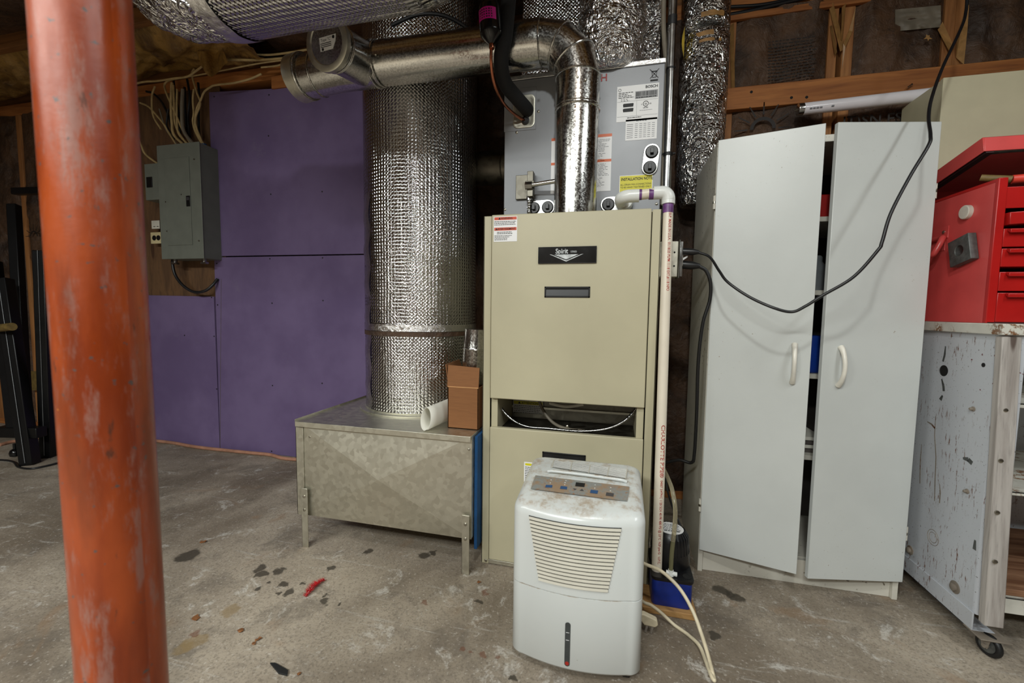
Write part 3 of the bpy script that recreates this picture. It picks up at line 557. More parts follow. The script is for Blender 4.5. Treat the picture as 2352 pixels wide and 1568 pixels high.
# yellow installation note
o, x0, x1, z0, z1 = clabel(((1423, 404), (1498, 446)), 'installation_note'); B(x0 + 0.002, x1 - 0.002, yp, yp + 0.0004, z0 + 0.002, z1 - 0.002).build('note_face', 'label_yellow', o)
b = MB(); yq = yp - 0.0004; b.text('INSTALLATION NOTE:', 0.0135, (x0 + 0.006, yq, z1 - 0.018), EX, EZ, 'LEFT', 0.025, sx=0.80); b.text('ALL DRAIN PAN CONNECTIONS', 0.0085, (x0 + 0.004, yq, z1 - 0.035), EX, EZ, 'LEFT', 0.0, sx=0.84); b.text('TO BE HAND TIGHTENED ONLY', 0.0085, (x0 + 0.004, yq, z1 - 0.0445), EX, EZ, 'LEFT', 0.0, sx=0.84); b.build('note_lettering', 'black_print', o, smooth=0)
# wide orange and white sticker that runs behind the flue
o, x0, x1, z0, z1 = clabel(((1267, 318), (1402, 438)), 'instruction_sticker'); b = MB()
zmid = z1 - (z1 - z0) * 0.44
b.box(x0, x1, yp, yp + 0.0004, z1 - 0.010, z1).box(x0, x1, yp, yp + 0.0004, zmid - 0.009, zmid); b.build('sticker_band', 'label_orange', o)
b = lines(MB(), x0 + 0.16, x1 - 0.004, z1 - 0.02, 9, 0.005, yp, 0.0014, 31, 0.6, (0.004, 0.01), 0.0015); lines(b, x0 + 0.16, x1 - 0.02, z1 - 0.068, 6, 0.005, yp, 0.0014, 32, 0.6); lines(b, x0 + 0.16, x1 - 0.004, zmid - 0.017, 9, 0.005, yp, 0.0014, 33, 0.5); lines(b, x0 + 0.16, x1 - 0.02, zmid - 0.066, 7, 0.005, yp, 0.0014, 34, 0.5); b.build('sticker_print', 'grey_print', o, smooth=0)
# pipe entry plate with recess and grommets
a = ony(1159, 207, yc); c = ony(1231, 297, yc)
ep = B(a.x, c.x, CYF - 0.002, CYF, c.z, a.z).build('entry_plate', 'coil_paint', co_, 0.0008)
a2 = ony(1180, 222, yc); c2 = ony(1228, 292, yc); xx0, xx1, zz0, zz1 = a2.x, c2.x, c2.z, a2.z; b = MB(); n = 8; R = 0.018; pts = []
for cxx, czz, st_ in ((xx1 - R, zz1 - R, 0), (xx0 + R, zz1 - R, 90), (xx0 + R, zz0 + R, 180), (xx1 - R, zz0 + R, 270)):
    for k in range(n + 1): t_ = math.radians(st_ + 90 * k / n); pts.append((cxx + R * math.cos(t_), czz + R * math.sin(t_)))
m_ = len(pts); mx, mz = (xx0 + xx1) / 2, (zz0 + zz1) / 2
for ins, y in ((0.0, CYF - 0.002), (0.0, CYF - 0.005), (0.004, CYF - 0.006), (0.010, CYF - 0.003)):
    for x, z in pts: b.v.append(Vector((mx + (x - mx) * (1 - ins * 2 / (xx1 - xx0)), y, mz + (z - mz) * (1 - ins * 2 / (zz1 - zz0)))))
for i in range(3):
    for k in range(m_): k2 = (k + 1) % m_; b.f.append((i * m_ + k, i * m_ + k2, (i + 1) * m_ + k2, (i + 1) * m_ + k))
b.f.append(tuple(3 * m_ + k for k in range(m_))); b.build('recessed_boss', 'galv', ep, smooth=50)
g1 = ony(1209, 251, CYF - 0.006); g2 = ony(1207, 276, CYF - 0.006)
for g, rr in ((g1, 0.0235), (g2, 0.0145)): MB().lathe(g + Vector((0, 0.002, 0)), (0, -1, 0), [(rr, 0), (rr, 0.005), (rr * 0.7, 0.007), (rr * 0.6, 0.003)], 24).build('grommet', 'black_rubber', ep)
for px, py in ((1237, 256), (1187, 304), (1160, 481), (1508, 468)):
    p = ony(px, py, CYF); MB().lathe(p, (0, -1, 0), [(0.005, 0), (0.005, 0.0015), (0.003, 0.003)], 12).build('cabinet_screw', 'screw', co_)
def port(px, py, ccap='black_plastic', r=0.022, name='drain_plug'):
    p = ony(px, py, CYF - 0.006); o = MB().lathe(p + Vector((0, 0.006, 0)), (0, -1, 0), [(r, 0), (r, 0.010), (r * 0.85, 0.014), (r * 0.8, 0.014)], 28).build(name, ccap, co_)
    B(p.x - 0.006, p.x + 0.006, p.y - 0.020, p.y - 0.006, p.z - 0.0085, p.z + 0.0085).build('plug_square', ccap, o, 0.001)
def pod(pA, pB, r=0.027):
    A = ony(*pA, CYF - 0.002); C_ = ony(*pB, CYF - 0.002); d = (C_ - A).normalized(); nrm = Vector((-d.z, 0, d.x)); P = []
    ang = math.atan2(d.z, d.x)
    for k in range(13): t_ = ang + math.pi / 2 + math.pi * k / 12; P.append(A + Vector((math.cos(t_), 0, math.sin(t_))) * r)
    for k in range(13): t_ = ang - math.pi / 2 + math.pi * k / 12; P.append(C_ + Vector((math.cos(t_), 0, math.sin(t_))) * r)
    MB().prism([q + Vector((0, -0.006, 0)) for q in P], (0, 0.008, 0)).build('port_boss', 'steel', co_, 0.001)
pod((1497, 349), (1492, 385)); port(1497, 349); port(1492, 385); pod((1227, 478), (1258, 476)); port(1227, 478); port(1258, 476); pod((1397, 470), (1434, 467)); port(1397, 470)
p = ony(1434, 467, CYF); MB().lathe(p, (0, -1, 0), [(0.030, 0), (0.030, 0.03), (0.026, 0.036), (0.02, 0.036)], 28).build('drain_union', 'pvc_fitting', co_)
# ================================================================ return air box, legs, filter
rp = thing('return_plenum', 'galvanised sheet metal return air box with cross break on angle legs', 'air box', (-0.82, 1.7, 0))
rx0, rx1, ry0, ry1, rz0, rz1 = -1.178, -0.474, 1.362, 2.06, 0.122, 0.49
b = MB(); xm, zm = (rx0 + rx1) / 2, (rz0 + rz1) / 2
# front with shallow cross break
v0 = len(b.v); b.v += [Vector(p) for p in ((rx0, ry0, rz0), (rx1, ry0, rz0), (rx1, ry0, rz1), (rx0, ry0, rz1), (xm, ry0 - 0.022, zm))]
b.f += [(0, 1, 4), (1, 2, 4), (2, 3, 4), (3, 0, 4)]
b.build('front_panel', 'galv', rp, smooth=0)
B(rx0, rx0 + 0.002, ry0, ry1, rz0, rz1).box(rx1 - 0.002, rx1, ry0, ry1, rz0, rz1).box(rx0, rx1, ry1 - 0.002, ry1, rz0, rz1).box(rx0, rx1, ry0, ry1, rz0, rz0 + 0.002).build('side_panels', 'galv', rp, smooth=0)
B(rx0 - 0.006, rx1, ry0 - 0.012, ry1, rz1, rz1 + 0.004).box(rx0 - 0.006, rx1, ry0 - 0.014, ry0 - 0.012, rz1 - 0.016, rz1 + 0.004).box(rx0 - 0.008, rx0 - 0.006, ry0 - 0.012, ry1, rz1 - 0.016, rz1 + 0.012).build('top_panel', 'galv', rp, 0.001)
B(rx0 - 0.012, rx0 + 0.022, ry0 - 0.005, ry0 - 0.002, rz0, rz1 - 0.02).box(rx0 - 0.012, rx0 - 0.009, ry0 - 0.005, ry0 + 0.03, rz0, rz1 - 0.02).build('corner_seam', 'galv', rp, 0.0006)
for x, zt, rd in ((-1.148, 0.235, 0), (-0.49, 0.215, 1)):
    lg = B(x - 0.014, x + 0.014, ry0 - 0.0165, ry0 - 0.0135, 0, zt).box(x - 0.014, x - 0.011, ry0 - 0.0165, ry0 + 0.012 if not rd else ry0 - 0.013, 0, min(zt, 0.118)).build('leg', 'galv', rp, 0.0012)
    for zz in (zt - 0.032, zt - 0.085): MB().lathe((x, ry0 - 0.0165, zz), (0, -1, 0), [(0.0055, 0), (0.0055, 0.002), (0.003, 0.0035)], 12).build('leg_screw', 'screw', lg)
for x in (-1.148, -0.49): B(x - 0.014, x + 0.014, ry1 + 0.002, ry1 + 0.005, 0, 0.235).build('leg', 'galv', rp, 0.001)
for px, py in ((870, 1014), (1077, 1032), (712, 1003), (1075, 1200)):
    p = ony(px, py, ry0 - 0.002); MB().lathe(p, (0, -1, 0), [(0.004, 0), (0.004, 0.002), (0.002, 0.003)], 10).build('panel_screw', 'screw', rp)
fl = B(-0.4715, -0.461, 1.385, 1.98, 0.075, 0.485).build('furnace_filter', 'filter_blue', label='blue edged air filter slotted between the return air box and the furnace', cat='air filter')

# ================================================================ insulated vertical return duct
DC = Vector((-0.8605, 1.772, 0)); DR = 0.2427
du = thing('return_duct', 'wide vertical round duct wrapped in silver bubble foil', 'duct', (DC.x, DC.y, 0.494))
def drf(r, a, l, t): return r * (1 + 0.006 * noise.noise(Vector((math.cos(a) * 2, math.sin(a) * 2, l * 5))) + 0.003 * noise.noise(Vector((math.cos(a) * 9, math.sin(a) * 9, l * 2))))
MB().tube([(DC.x, DC.y, 0.50 + 0.02 * k) for k in range(91)], DR, 72, True, drf).build('bubble_wrap', 'bubble_foil', du)
MB().lathe((DC.x, DC.y, 0.4945), (0, 0, 1), [(DR + 0.026, 0), (DR + 0.026, 0.006), (DR + 0.004, 0.008), (DR + 0.004, 0.012)], 64).build('flange', 'galv', du)
MB().tube([(DC.x, DC.y, z) for z in (0.838, 0.852, 0.853, 0.866)], DR + 0.004, 72, False).build('foil_tape_joint', 'foil_tape', du)
MB().tube([(DC.x, DC.y, z) for z in (0.818, 0.836)], DR + 0.003, 72, False).build('dark_strap', 'kraft', du)
b = MB()
for a in range(14):
    pass
b.grid(4, 90, lambda u, v: (DC.x + (DR + 0.003 + 0.002 * noise.noise(Vector((u * 3, v * 30, 2)))) * math.cos(math.radians(222 + 16 * u + 1.2 * math.sin(v * 40))), DC.y + (DR + 0.003) * math.sin(math.radians(222 + 16 * u)), 0.50 + 0.9 * v)).build('foil_tape_seam', 'foil_tape', du, smooth=70)
MB().tube(smoothpath([ony(900, 58, 1.46), ony(960, 34, 1.45), ony(1020, 36, 1.46), ony(1075, 66, 1.5), ony(1100, 95, 1.55)], 8), 0.007, 8).build('hanger_strap', 'black_plastic', du)

# ================================================================ flue pipe
FR = 0.073; VX, VY = -0.152, 1.505; HZ = 1.843
fp = thing('flue_pipe', 'shiny galvanised flue pipe elbowing from the furnace top to a capped tee', 'flue pipe', (VX, VY, FZ))
MB().tube([(VX, VY, FZ + 0.001), (VX, VY, 1.40), (VX, VY, 1.62)], FR, 48).build('vertical_pipe', 'galv_shiny', fp)
MB().tube([(VX, VY, 1.605), (VX, VY, 1.715)], FR + 0.0015, 48, False).build('elbow_collar', 'galv_shiny', fp)
MB().torus((VX, VY, 1.606), (0, 0, 1), FR + 0.001, 0.0035, 48).torus((VX, VY, 1.615), (0, 0, 1), FR + 0.0005, 0.0025, 48).build('crimp_bead', 'galv_shiny', fp)
# three gore elbow
zt = 1.715; R = HZ - zt; C0 = Vector((VX - R, VY, zt)); gp = []
def gore(a): return C0 + Vector((math.cos(a) * R, 0, math.sin(a) * R))
b = MB(); n = 48; angs = [0, 30, 60, 90]; rings = []
for i, a in enumerate(angs):
    a = math.radians(a); c = gore(a); rad = Vector((math.cos(a), 0, math.sin(a)))
    k = 1.0 if i in (0, 3) else 1 / math.cos(math.radians(15)) * 0.99
    rings.append([c + rad * (FR + 0.0015) * math.cos(2 * math.pi * j / n) * 1.0 + Vector((0, 1, 0)) * (FR + 0.0015) * math.sin(2 * math.pi * j / n) for j in range(n)])
for rg in rings: b.v += rg
for i in range(3):
    for j in range(n): j2 = (j + 1) % n; b.f.append((i * n + j, i * n + j2, (i + 1) * n + j2, (i + 1) * n + j))
b.build('elbow', 'galv_shiny', fp, smooth=22)
b = MB()
for a in (0, 30, 60, 90):
    a = math.radians(a); b.torus(gore(a), (-math.sin(a), 0, math.cos(a)), FR + 0.002, 0.0032, 48)
b.build('elbow_seam', 'galv_shiny', fp)
hx0 = -0.98; LY = 1.452; hz1 = ony(900, 143, LY).z
MB().tube([(VX - R - 0.0, VY, HZ), (hx0 + 0.05, LY, hz1)], FR, 48).build('horizontal_pipe', 'galv_shiny', fp)
MB().tube([(-0.36, VY - 0.004, HZ - 0.002), (-0.285, VY, HZ)], FR + 0.002, 48, False).build('pipe_sleeve', 'galv_shiny', fp)
T0 = Vector((-0.885, LY, hz1))
MB().tube([T0, (-1.02, LY, hz1 + 0.0), (-1.22, LY + 0.02, hz1 - 0.002)], FR + 0.002, 48).build('tee_body', 'galv_shiny', fp)
MB().torus(T0, (1, 0, 0), FR + 0.002, 0.004, 48).torus((-0.865, LY, hz1), (1, 0, 0), FR + 0.001, 0.003, 48).build('tee_bead', 'galv_shiny', fp)
MB().torus((-1.13, LY + 0.01, hz1), (1, 0, 0), FR + 0.003, 0.003, 48).torus((-1.19, LY + 0.015, hz1), (1, -0.05, 0), FR + 0.004, 0.006, 48).build('pipe_bead', 'galv_shiny', fp)
MB().tube([(-1.19, LY + 0.015, hz1), (-1.235, LY + 0.02, hz1 - 0.002)], FR + 0.010, 48).build('draft_collar', 'galv', fp)
B1 = ony(750, 98, 1.262); B0 = Vector((B1.x + 0.025, LY, hz1)); bd = (B1 - B0).normalized()
MB().tube([B0, B0 + bd * 0.10, B1], FR, 48).build('tee_branch', 'galv_shiny', fp)
MB().torus(B0 + bd * 0.150, bd, FR + 0.0015, 0.0035, 48).torus(B0 + bd * 0.155, bd, FR + 0.001, 0.003, 48).build('branch_bead', 'galv_shiny', fp)
cap = MB().lathe(B1, bd, [(FR + 0.012, -0.016), (FR + 0.013, 0.0), (FR + 0.009, 0.003), (FR - 0.006, 0.003), (FR - 0.010, -0.001), (0.0, -0.001)], 48).build('draft_cap', 'galv', fp)
nx = Vector((-bd.y, bd.x, 0)).normalized() * -1; nx = Vector((0, 0, 1)).cross(bd).normalized(); nz_ = bd.cross(nx).normalized(); cc = B1 + bd * 0.0006
lb = MB().prism([cc + nx * x + nz_ * z for x, z in ((-0.028, -0.022), (0.024, -0.022), (0.038, 0.0), (0.042, 0.018), (-0.028, 0.018))], bd * 0.0006).build('cap_label', 'label_white', cap, smooth=0)
b = MB(); c2_ = cc + bd * 0.0009; b.text('Type "C"', 0.012, c2_ + nx * -0.022 + nz_ * 0.005, nx, nz_, 'LEFT', 0.0); 
for i in range(3):
    z = -0.002 - i * 0.005; b.prism([c2_ + nx * -0.025 + nz_ * z, c2_ + nx * 0.02 + nz_ * z, c2_ + nx * 0.02 + nz_ * (z + 0.002), c2_ + nx * -0.025 + nz_ * (z + 0.002)], bd * 0.0002)
b.lathe(c2_ + nx * -0.017 + nz_ * -0.0175, bd, [(0.0045, 0), (0.0045, 0.0003)], 16); b.lathe(c2_ + nx * 0.031 + nz_ * 0.011, bd, [(0.005, 0), (0.005, 0.0003)], 14); b.build('cap_label_print', 'black_print', lb, smooth=0)
for q in ((1327, 177, VY - FR - 0.002), (1345, 183, VY - FR), (1241, 64, VY - FR), (1240, 134, VY - FR), (841, 126, LY - FR), (862, 124, LY - FR)):
    p = ony(*q); MB().lathe(p + Vector((0, 0.004, 0)), (0, -1, 0), [(0.004, 0), (0.004, 0.004), (0.002, 0.006)], 10).build('pipe_screw', 'screw', fp)

# draft safety switch plate, rod and conduit beside the flue
dv = thing('vent_linkage', 'small galvanised bracket with a rod clamped to the flue pipe', 'bracket', ony(1207, 470, CYF - 0.02))
a = ony(1185, 403, CYF - 0.01); c = ony(1228, 456, CYF - 0.01)
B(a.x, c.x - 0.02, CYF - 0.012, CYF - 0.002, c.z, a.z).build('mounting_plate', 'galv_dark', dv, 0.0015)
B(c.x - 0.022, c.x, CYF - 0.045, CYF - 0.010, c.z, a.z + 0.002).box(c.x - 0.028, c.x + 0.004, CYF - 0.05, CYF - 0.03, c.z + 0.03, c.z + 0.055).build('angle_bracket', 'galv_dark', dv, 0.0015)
p = ony(1214, 426, CYF - 0.05); q = ony(1276, 424, VY + 0.0)
MB().cyl(p, Vector((VX - FR + 0.004, VY + 0.02, p.z + 0.003)), 0.008, 16).build('rod', 'chrome', dv)
MB().cyl(p + Vector((-0.012, 0, 0)), p + Vector((0.014, 0, 0)), 0.014, 6).build('rod_nut', 'steel', dv)
p = ony(1216, 458, CYF - 0.02); MB().cyl(p + Vector((0, 0, 0.012)), p + Vector((0, 0, -0.004)), 0.012, 12).build('conduit_connector', 'steel', dv)
MB().tube([p + Vector((0, 0, -0.003 * k)) for k in range(int((p.z - FZ) / 0.003))], 0.008, 12, rf=lambda r, a, l, t: r * (1.1 if int(l / 0.006) % 2 else 0.88)).build('flex_conduit', 'steel', dv)

# ================================================================ foil wrapped supply plenum and flex take-off above the coil
sp = B(-0.415, 0.12, 1.74, 2.06, 1.80, 2.37)
su = thing('supply_plenum', 'foil wrapped supply plenum box above the coil cabinet', 'plenum', (-0.15, 1.9, 1.80))
def pf(u, v):
    x = -0.415 + 0.29 * u; return (x, 1.80 + 0.004 * noise.noise(Vector((x * 20, v * 15, 0))), 1.80 + 0.57 * v)
b = MB().grid(24, 40, pf)
for i in list(b.uv): b.uv[i] = tuple((q[0] * 0.29, q[1] * 0.57) for q in b.uv[i])
b.build('bubble_wrap', 'bubble_foil', su, smooth=80)
def pf2(u, v):
    x = -0.125 + 0.255 * u; n_ = noise.fractal(Vector((x * 16, v * 9, 5)), 1, 2, 4); return (x, 1.80 - 0.010 * n_, 1.80 + 0.57 * v)
MB().grid(40, 60, pf2).build('foil_facing', 'foil', su, smooth=80)
B(-0.415, 0.13, 1.812, 2.06, 1.80, 2.37).build('plenum_box', 'galv', su)
MB().grid(10, 60, lambda u, v: (0.135 + 0.002 * noise.noise(Vector((u * 6, v * 20, 1))), 1.80 + 0.26 * u, 1.80 + 0.57 * v)).build('foil_side', 'foil', su, smooth=80)
def frf(k1=0.05, k2=0.03, seed=0):
    def f(r, a, l, t):
        v = Vector((math.cos(a) * 1.6, math.sin(a) * 1.6, l * 14 + seed)); w2 = Vector((math.cos(a) * 4, math.sin(a) * 4, l * 34 + seed))
        return r * (1 + k1 * noise.noise(v) + k2 * (1 - 2 * abs(noise.noise(w2))) + 0.012 * math.sin(l * 2 * math.pi / 0.016))
    return f
fx = MB().tube(smoothpath([(-0.055, 1.665, 1.805), (-0.055, 1.655, 1.84), (-0.055, 1.645, 1.92), (-0.05, 1.645, 2.05), (-0.04, 1.65, 2.2), (-0.03, 1.66, 2.36)], 22), lambda t: 0.085 + 0.03 * min(1, t * 6), 72, True, frf(0.07, 0.035, 2)).build('flex_duct', 'foil', smooth=80, label='crinkled silver flex duct rising from the coil cabinet behind the flue elbow', cat='duct')

# ================================================================ horizontal foil duct under the joists
HD = thing('overhead_duct', 'horizontal round duct in silver foil wrap hung under the ceiling joists', 'duct', (-0.7, 0.98, 1.667))
hy, hr = 0.98, 0.150; hzc = CAM_H + 0.717 * hy + 0.1846
MB().tube(smoothpath([(-0.345, hy, 2.37), (-0.345, hy, hzc + 0.30), (-0.355, hy, hzc + 0.14), (-0.41, hy, hzc + 0.04), (-0.51, hy, hzc)], 10)[:-1] + [(-0.51 - 0.01 * k, hy, hzc) for k in range(54)], hr, 72, True, lambda r, a, l, t: r * (1 + 0.008 * noise.noise(Vector((math.cos(a) * 2, math.sin(a) * 2, l * 6))))).build('wrapped_pipe', 'bubble_foil', HD)
MB().tube([(-1.02 - 0.01 * k, hy, hzc) for k in range(6)], hr + 0.004, 72, False, lambda r, a, l, t: r * (1 + 0.02 * noise.noise(Vector((math.cos(a) * 5, math.sin(a) * 5, l * 30))))).build('foil_tape_joint', 'foil_tape', HD)
MB().tube(smoothpath([(-1.03, hy, hzc), (-1.11, hy, hzc), (-1.21, hy + 0.01, hzc + 0.03), (-1.29, hy + 0.03, hzc + 0.13), (-1.33, hy + 0.05, hzc + 0.28), (-1.34, hy + 0.06, 2.37)], 24), hr - 0.004, 72, True, lambda r, a, l, t: r * (1 + 0.012 * math.sin(l * 2 * math.pi / 0.022) * (0.6 + 0.4 * math.cos(a * 3 + l * 5)) + 0.05 * noise.noise(Vector((math.cos(a) * 3, math.sin(a) * 3, l * 12))) + 0.03 * (1 - 2 * abs(noise.noise(Vector((math.cos(a) * 5, math.sin(a) * 5, l * 22 + 4))))))).build('flex_bend', 'foil', HD, smooth=80)

# ================================================================ refrigerant lines and filter drier
fd = thing('filter_drier', 'black filter drier canister with a magenta label on the copper line', 'filter drier', ony(1128, 100, 1.355))
top = ony(1124, 8, 1.355); bot = ony(1129, 101, 1.355); ax = (top - bot).normalized(); Ld = (top - bot).length; rd = 0.035
MB().lathe(bot, ax, [(0.008, 0), (0.012, 0.004), (rd * 0.96, 0.026), (rd, 0.034), (rd, Ld - 0.02), (rd * 0.9, Ld - 0.008), (0.012, Ld + 0.015), (0.008, Ld + 0.02)], 40).build('canister', 'black_gloss', fd)
c = bot + ax * (Ld * 0.60); fr = Vector((-c.x, -c.y, 0)).normalized(); sd = Vector((0, 0, 1)).cross(fr)
lab = MB().grid(14, 1, lambda u, v: c + ax * (0.018 - 0.036 * v) + (fr * math.cos(math.radians(-85 + 115 * u)) - sd * -math.sin(math.radians(-85 + 115 * u))) * (rd + 0.0006)).build('canister_label', 'label_magenta', fd)
b = MB(); r = random.Random(2)
for i in range(6):
    an = math.radians(-62 + i * 13)
    for k in range(4):
        an2 = an + math.radians(5 + r.random() * 4); z0 = 0.013 - k * 0.0075; z1 = z0 - 0.004
        b.poly([c + ax * z + (fr * math.cos(q) + sd * math.sin(q)) * (rd + 0.001) for q, z in ((an, z0), (an2, z0), (an2, z1), (an, z1))])
b.build('canister_label_print', 'black_print', lab, smooth=0)
e = g2 + Vector((0, 0.0, 0))
MB().tube(smoothpath([bot + ax * 0.003, ony(1128, 140, 1.37), ony(1132, 178, 1.40), ony(1142, 210, 1.44), ony(1159, 240, 1.50), ony(1184, 264, 1.56), e + Vector((0, 0.01, 0))], 10), 0.0052, 12).build('liquid_line', 'copper', fd)
MB().lathe(bot + ax * -0.016, ax, [(0.0075, 0), (0.0095, 0.004), (0.0075, 0.016)], 14).build('brazed_stub', 'copper', fd)
MB().tube([top + ax * 0.01, top + Vector((0, 0.0, 0.2)), top + Vector((0, 0.02, 0.5))], 0.0052, 10).build('upper_line', 'copper', fd)
MB().tube(smoothpath([ony(1172, -60, 1.42), ony(1167, 10, 1.41), ony(1160, 83, 1.39), ony(1151, 135, 1.40), ony(1159, 188, 1.46), ony(1188, 226, 1.53), g1 + Vector((0, -0.01, 0.0)), g1 + Vector((0.004, 0.01, -0.004))], 12), lambda t: 0.0245, 24).build('suction_line', 'black_foam', label='thick black foam insulated refrigerant line entering the coil cabinet', cat='pipe')

# ================================================================ conduit and tubes right of the coil
emt = thing('metal_conduit', 'bright vertical steel conduit with black tape bands', 'conduit', (0.165, 1.63, 1.27))
ct = ony(1546, 0, 1.63); cb = ony(1530, 470, 1.63); dz = (ct - cb).normalized()
MB().cyl(Vector((cb.x, 1.63, FZ + 0.01)), ct + dz * 0.4, 0.0145, 24).build('tube', 'steel', emt)
for py_, h in ((47, 0.03), (155, 0.006), (352, 0.012)):
    p = cb + (ct - cb) * ((470 - py_) / 470); MB().cyl(p - dz * h / 2, p + dz * h / 2, 0.0158, 24).build('tape_band', 'black_rubber', emt)
p = cb + (ct - cb) * ((470 - 350) / 470); MB().cyl(p + Vector((-0.025, 0, 0)), p + Vector((0.025, 0, 0)), 0.004, 10).build('clamp_bolt', 'black_rubber', emt)
MB().tube(smoothpath([ony(1523, 0, 1.66) + Vector((0, 0, 0.3)), ony(1524, 40, 1.66), ony(1531, 150, 1.65), ony(1528, 165, 1.65), ony(1526, 300, 1.64), ony(1521, 470, 1.63)], 8), 0.0085, 14).build('gas_tube', 'cable_grey', label='thin grey tube running down beside the coil cabinet edge', cat='tube')
MB().tube(smoothpath([ony(1532, 190, 1.66), ony(1531, 300, 1.66), ony(1526, 420, 1.66), ony(1524, 480, 1.66)], 6), 0.0035, 10).build('copper_tube', 'copper', label='slim copper tube between the grey tube and the steel conduit', cat='tube')

# ================================================================ right hand foil duct
rd_ = thing('wrapped_duct', 'vertical silver foil wrapped duct with a bare metal band beside the white cabinet', 'duct', (0.335, 2.08, 1.4))
MB().tube([(0.335, 2.075, 1.40 + 0.0085 * k) for k in range(84)], lambda t: 0.07 + 0.026 * min(1, t * 5), 80, True, frf(0.05, 0.035, 9)).build('foil_jacket', 'foil', rd_, smooth=80)
MB().tube([(0.335, 2.075, z) for z in (2.08, 2.12)], 0.082, 60, False).build('bare_band', 'galv_shiny', rd_)
MB().tube([(0.335, 2.075, 2.135 + 0.008 * k) for k in range(40)], 0.094, 80, True, frf(0.05, 0.035, 17)).build('foil_jacket', 'foil', rd_, smooth=80)
for z, a0, a1, h in ((2.075, -120, -40, 0.018), (2.05, -112, -60, 0.012), (2.15, -110, -55, 0.02)):
    MB().grid(20, 3, lambda u, v: (0.335 + 0.099 * math.cos(math.radians(a0 + (a1 - a0) * u)), 2.075 + 0.099 * math.sin(math.radians(a0 + (a1 - a0) * u)), z + h * v + 0.004 * noise.noise(Vector((u * 5, v, z))))).build('tan_tape', 'tape_tan', rd_)
MB().grid(6, 14, lambda u, v: (0.245 - 0.012 * u * math.sin(v * 3), 2.02 - 0.01 * u, 2.0 + 0.13 * v + 0.01 * u)).build('exposed_fiberglass', 'insul_yellow', rd_, smooth=80)

zc_ = ony(1128, 385, 1.92).z; br = thing('branch_duct', 'short dark galvanised branch duct between the foil duct and coil cabinet', 'duct', (-0.53, 1.92, zc_ - 0.08))
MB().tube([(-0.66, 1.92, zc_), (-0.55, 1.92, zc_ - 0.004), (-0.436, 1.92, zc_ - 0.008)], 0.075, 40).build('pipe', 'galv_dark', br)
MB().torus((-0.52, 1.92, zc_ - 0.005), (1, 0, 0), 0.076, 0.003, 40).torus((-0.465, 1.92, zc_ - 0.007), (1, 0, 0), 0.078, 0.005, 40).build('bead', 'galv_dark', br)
# ================================================================ PVC condensate drain
dp = thing('condensate_drain', 'cream white PVC drain pipe with purple primer marks and red print', 'drain pipe', (0.16, 1.4, 0.1))
PR = 0.0158
dt = ony(1535, 468, 1.45); db = ony(1508, 1318, 1.365); da = (dt - db).normalized()
MB().cyl(db, dt + da * 0.02, PR, 28).build('riser_pipe', 'pvc_pipe', dp)
E1 = dt + da * 0.035; hp = ony(1437, 447, 1.45)
# upper right elbow
arc = [dt - da * 0.002, dt + da * 0.012]; cc = Vector((dt.x - 0.02, dt.y, dt.z + 0.012))
for k in range(9):
    a = math.radians(90 * k / 8); arc.append(Vector((dt.x + da.x * 0.012 - 0.02 + 0.02 * math.cos(a), dt.y, dt.z + 0.014 + 0.022 * math.sin(a))))
end = arc[-1]; hz_ = end.z; arc += [Vector((end.x - 0.012, end.y, hz_)), Vector((end.x - 0.026, end.y, hz_))]
MB().tube(arc, PR + 0.0045, 28).build('elbow', 'pvc_fitting', dp)
hx = hp.x + 0.03
MB().cyl((end.x - 0.02, end.y, hz_), (hx - 0.01, end.y, hz_ - 0.006), PR, 24).build('cross_pipe', 'pvc_pipe', dp)
xe = hx - 0.022; ze = hz_ - 0.006; arc = [Vector((hx + 0.012, end.y, ze)), Vector((xe + 0.008, end.y, ze))]
for k in range(9):
    a = math.radians(90 * k / 8); arc.append(Vector((xe - 0.022 * math.sin(a), end.y + 0.022 - 0.022 * math.cos(a), ze - 0.004 * k / 8)))
arc += [arc[-1] + Vector((0, 0.02, -0.003))]
MB().tube(arc, PR + 0.0045, 28).build('elbow', 'pvc_fitting', dp)
q = arc[-1]; pt = ony(1434, 467, CYF - 0.03)
MB().tube([q + Vector((0, -0.01, 0)), pt + Vector((0, 0.01, 0))], PR + 0.001, 24).build('inlet_stub', 'pvc_pipe', dp)
for x0, x1 in ((end.x - 0.040, end.x - 0.0255), (hx + 0.0118, hx + 0.020)): MB().cyl((x0, end.y, hz_ - 0.003), (x1, end.y, hz_ - 0.003), PR + 0.0012, 28).build('primer_band', 'purple_primer', dp)
MB().cyl(dt - da * 0.030, dt - da * 0.001, PR + 0.0006, 28).build('primer_band', 'purple_primer', dp)
def pipe_text(s, size, py0, ang, sx=1.0):
    t0 = (db - dt); L = t0.length; d = t0.normalized()
    start = (py0 - 468) / (1318 - 468) * L
    fr = Vector((-dt.x - 0.05, -dt.y, 0)).normalized(); rt = Vector((0, 0, 1)).cross(-fr) * -1; rt = fr.cross(Vector((0, 0, 1))) * -1
    def wrap(x, y):
        a = math.radians(ang) + y / PR; return dt + d * (start + x) + (fr * math.cos(a) + rt * math.sin(a)) * (PR + 0.0006)
    MB().text(s, size, (0, 0, 0), (1, 0, 0), (0, 1, 0), 'LEFT', 0.012, wrap=wrap, sx=sx).build('pipe_print', 'red_print', dp, smooth=0)
pipe_text('10-P  MADE IN U.S.A.  01/18/25 PLPM 11:18 EXT.#118 NPO', 0.0115, 488, 12, 0.86)
pipe_text('CHARLOTTE PIPE\u00ae', 0.0165, 972, 5, 1.18); pipe_text('04007 3/4"PVC 1120 SCH 40 PR 480 PSI @ 23\u00b0C  NSF-pw-G   U.P.C.', 0.0105, 1098, 12, 0.88)

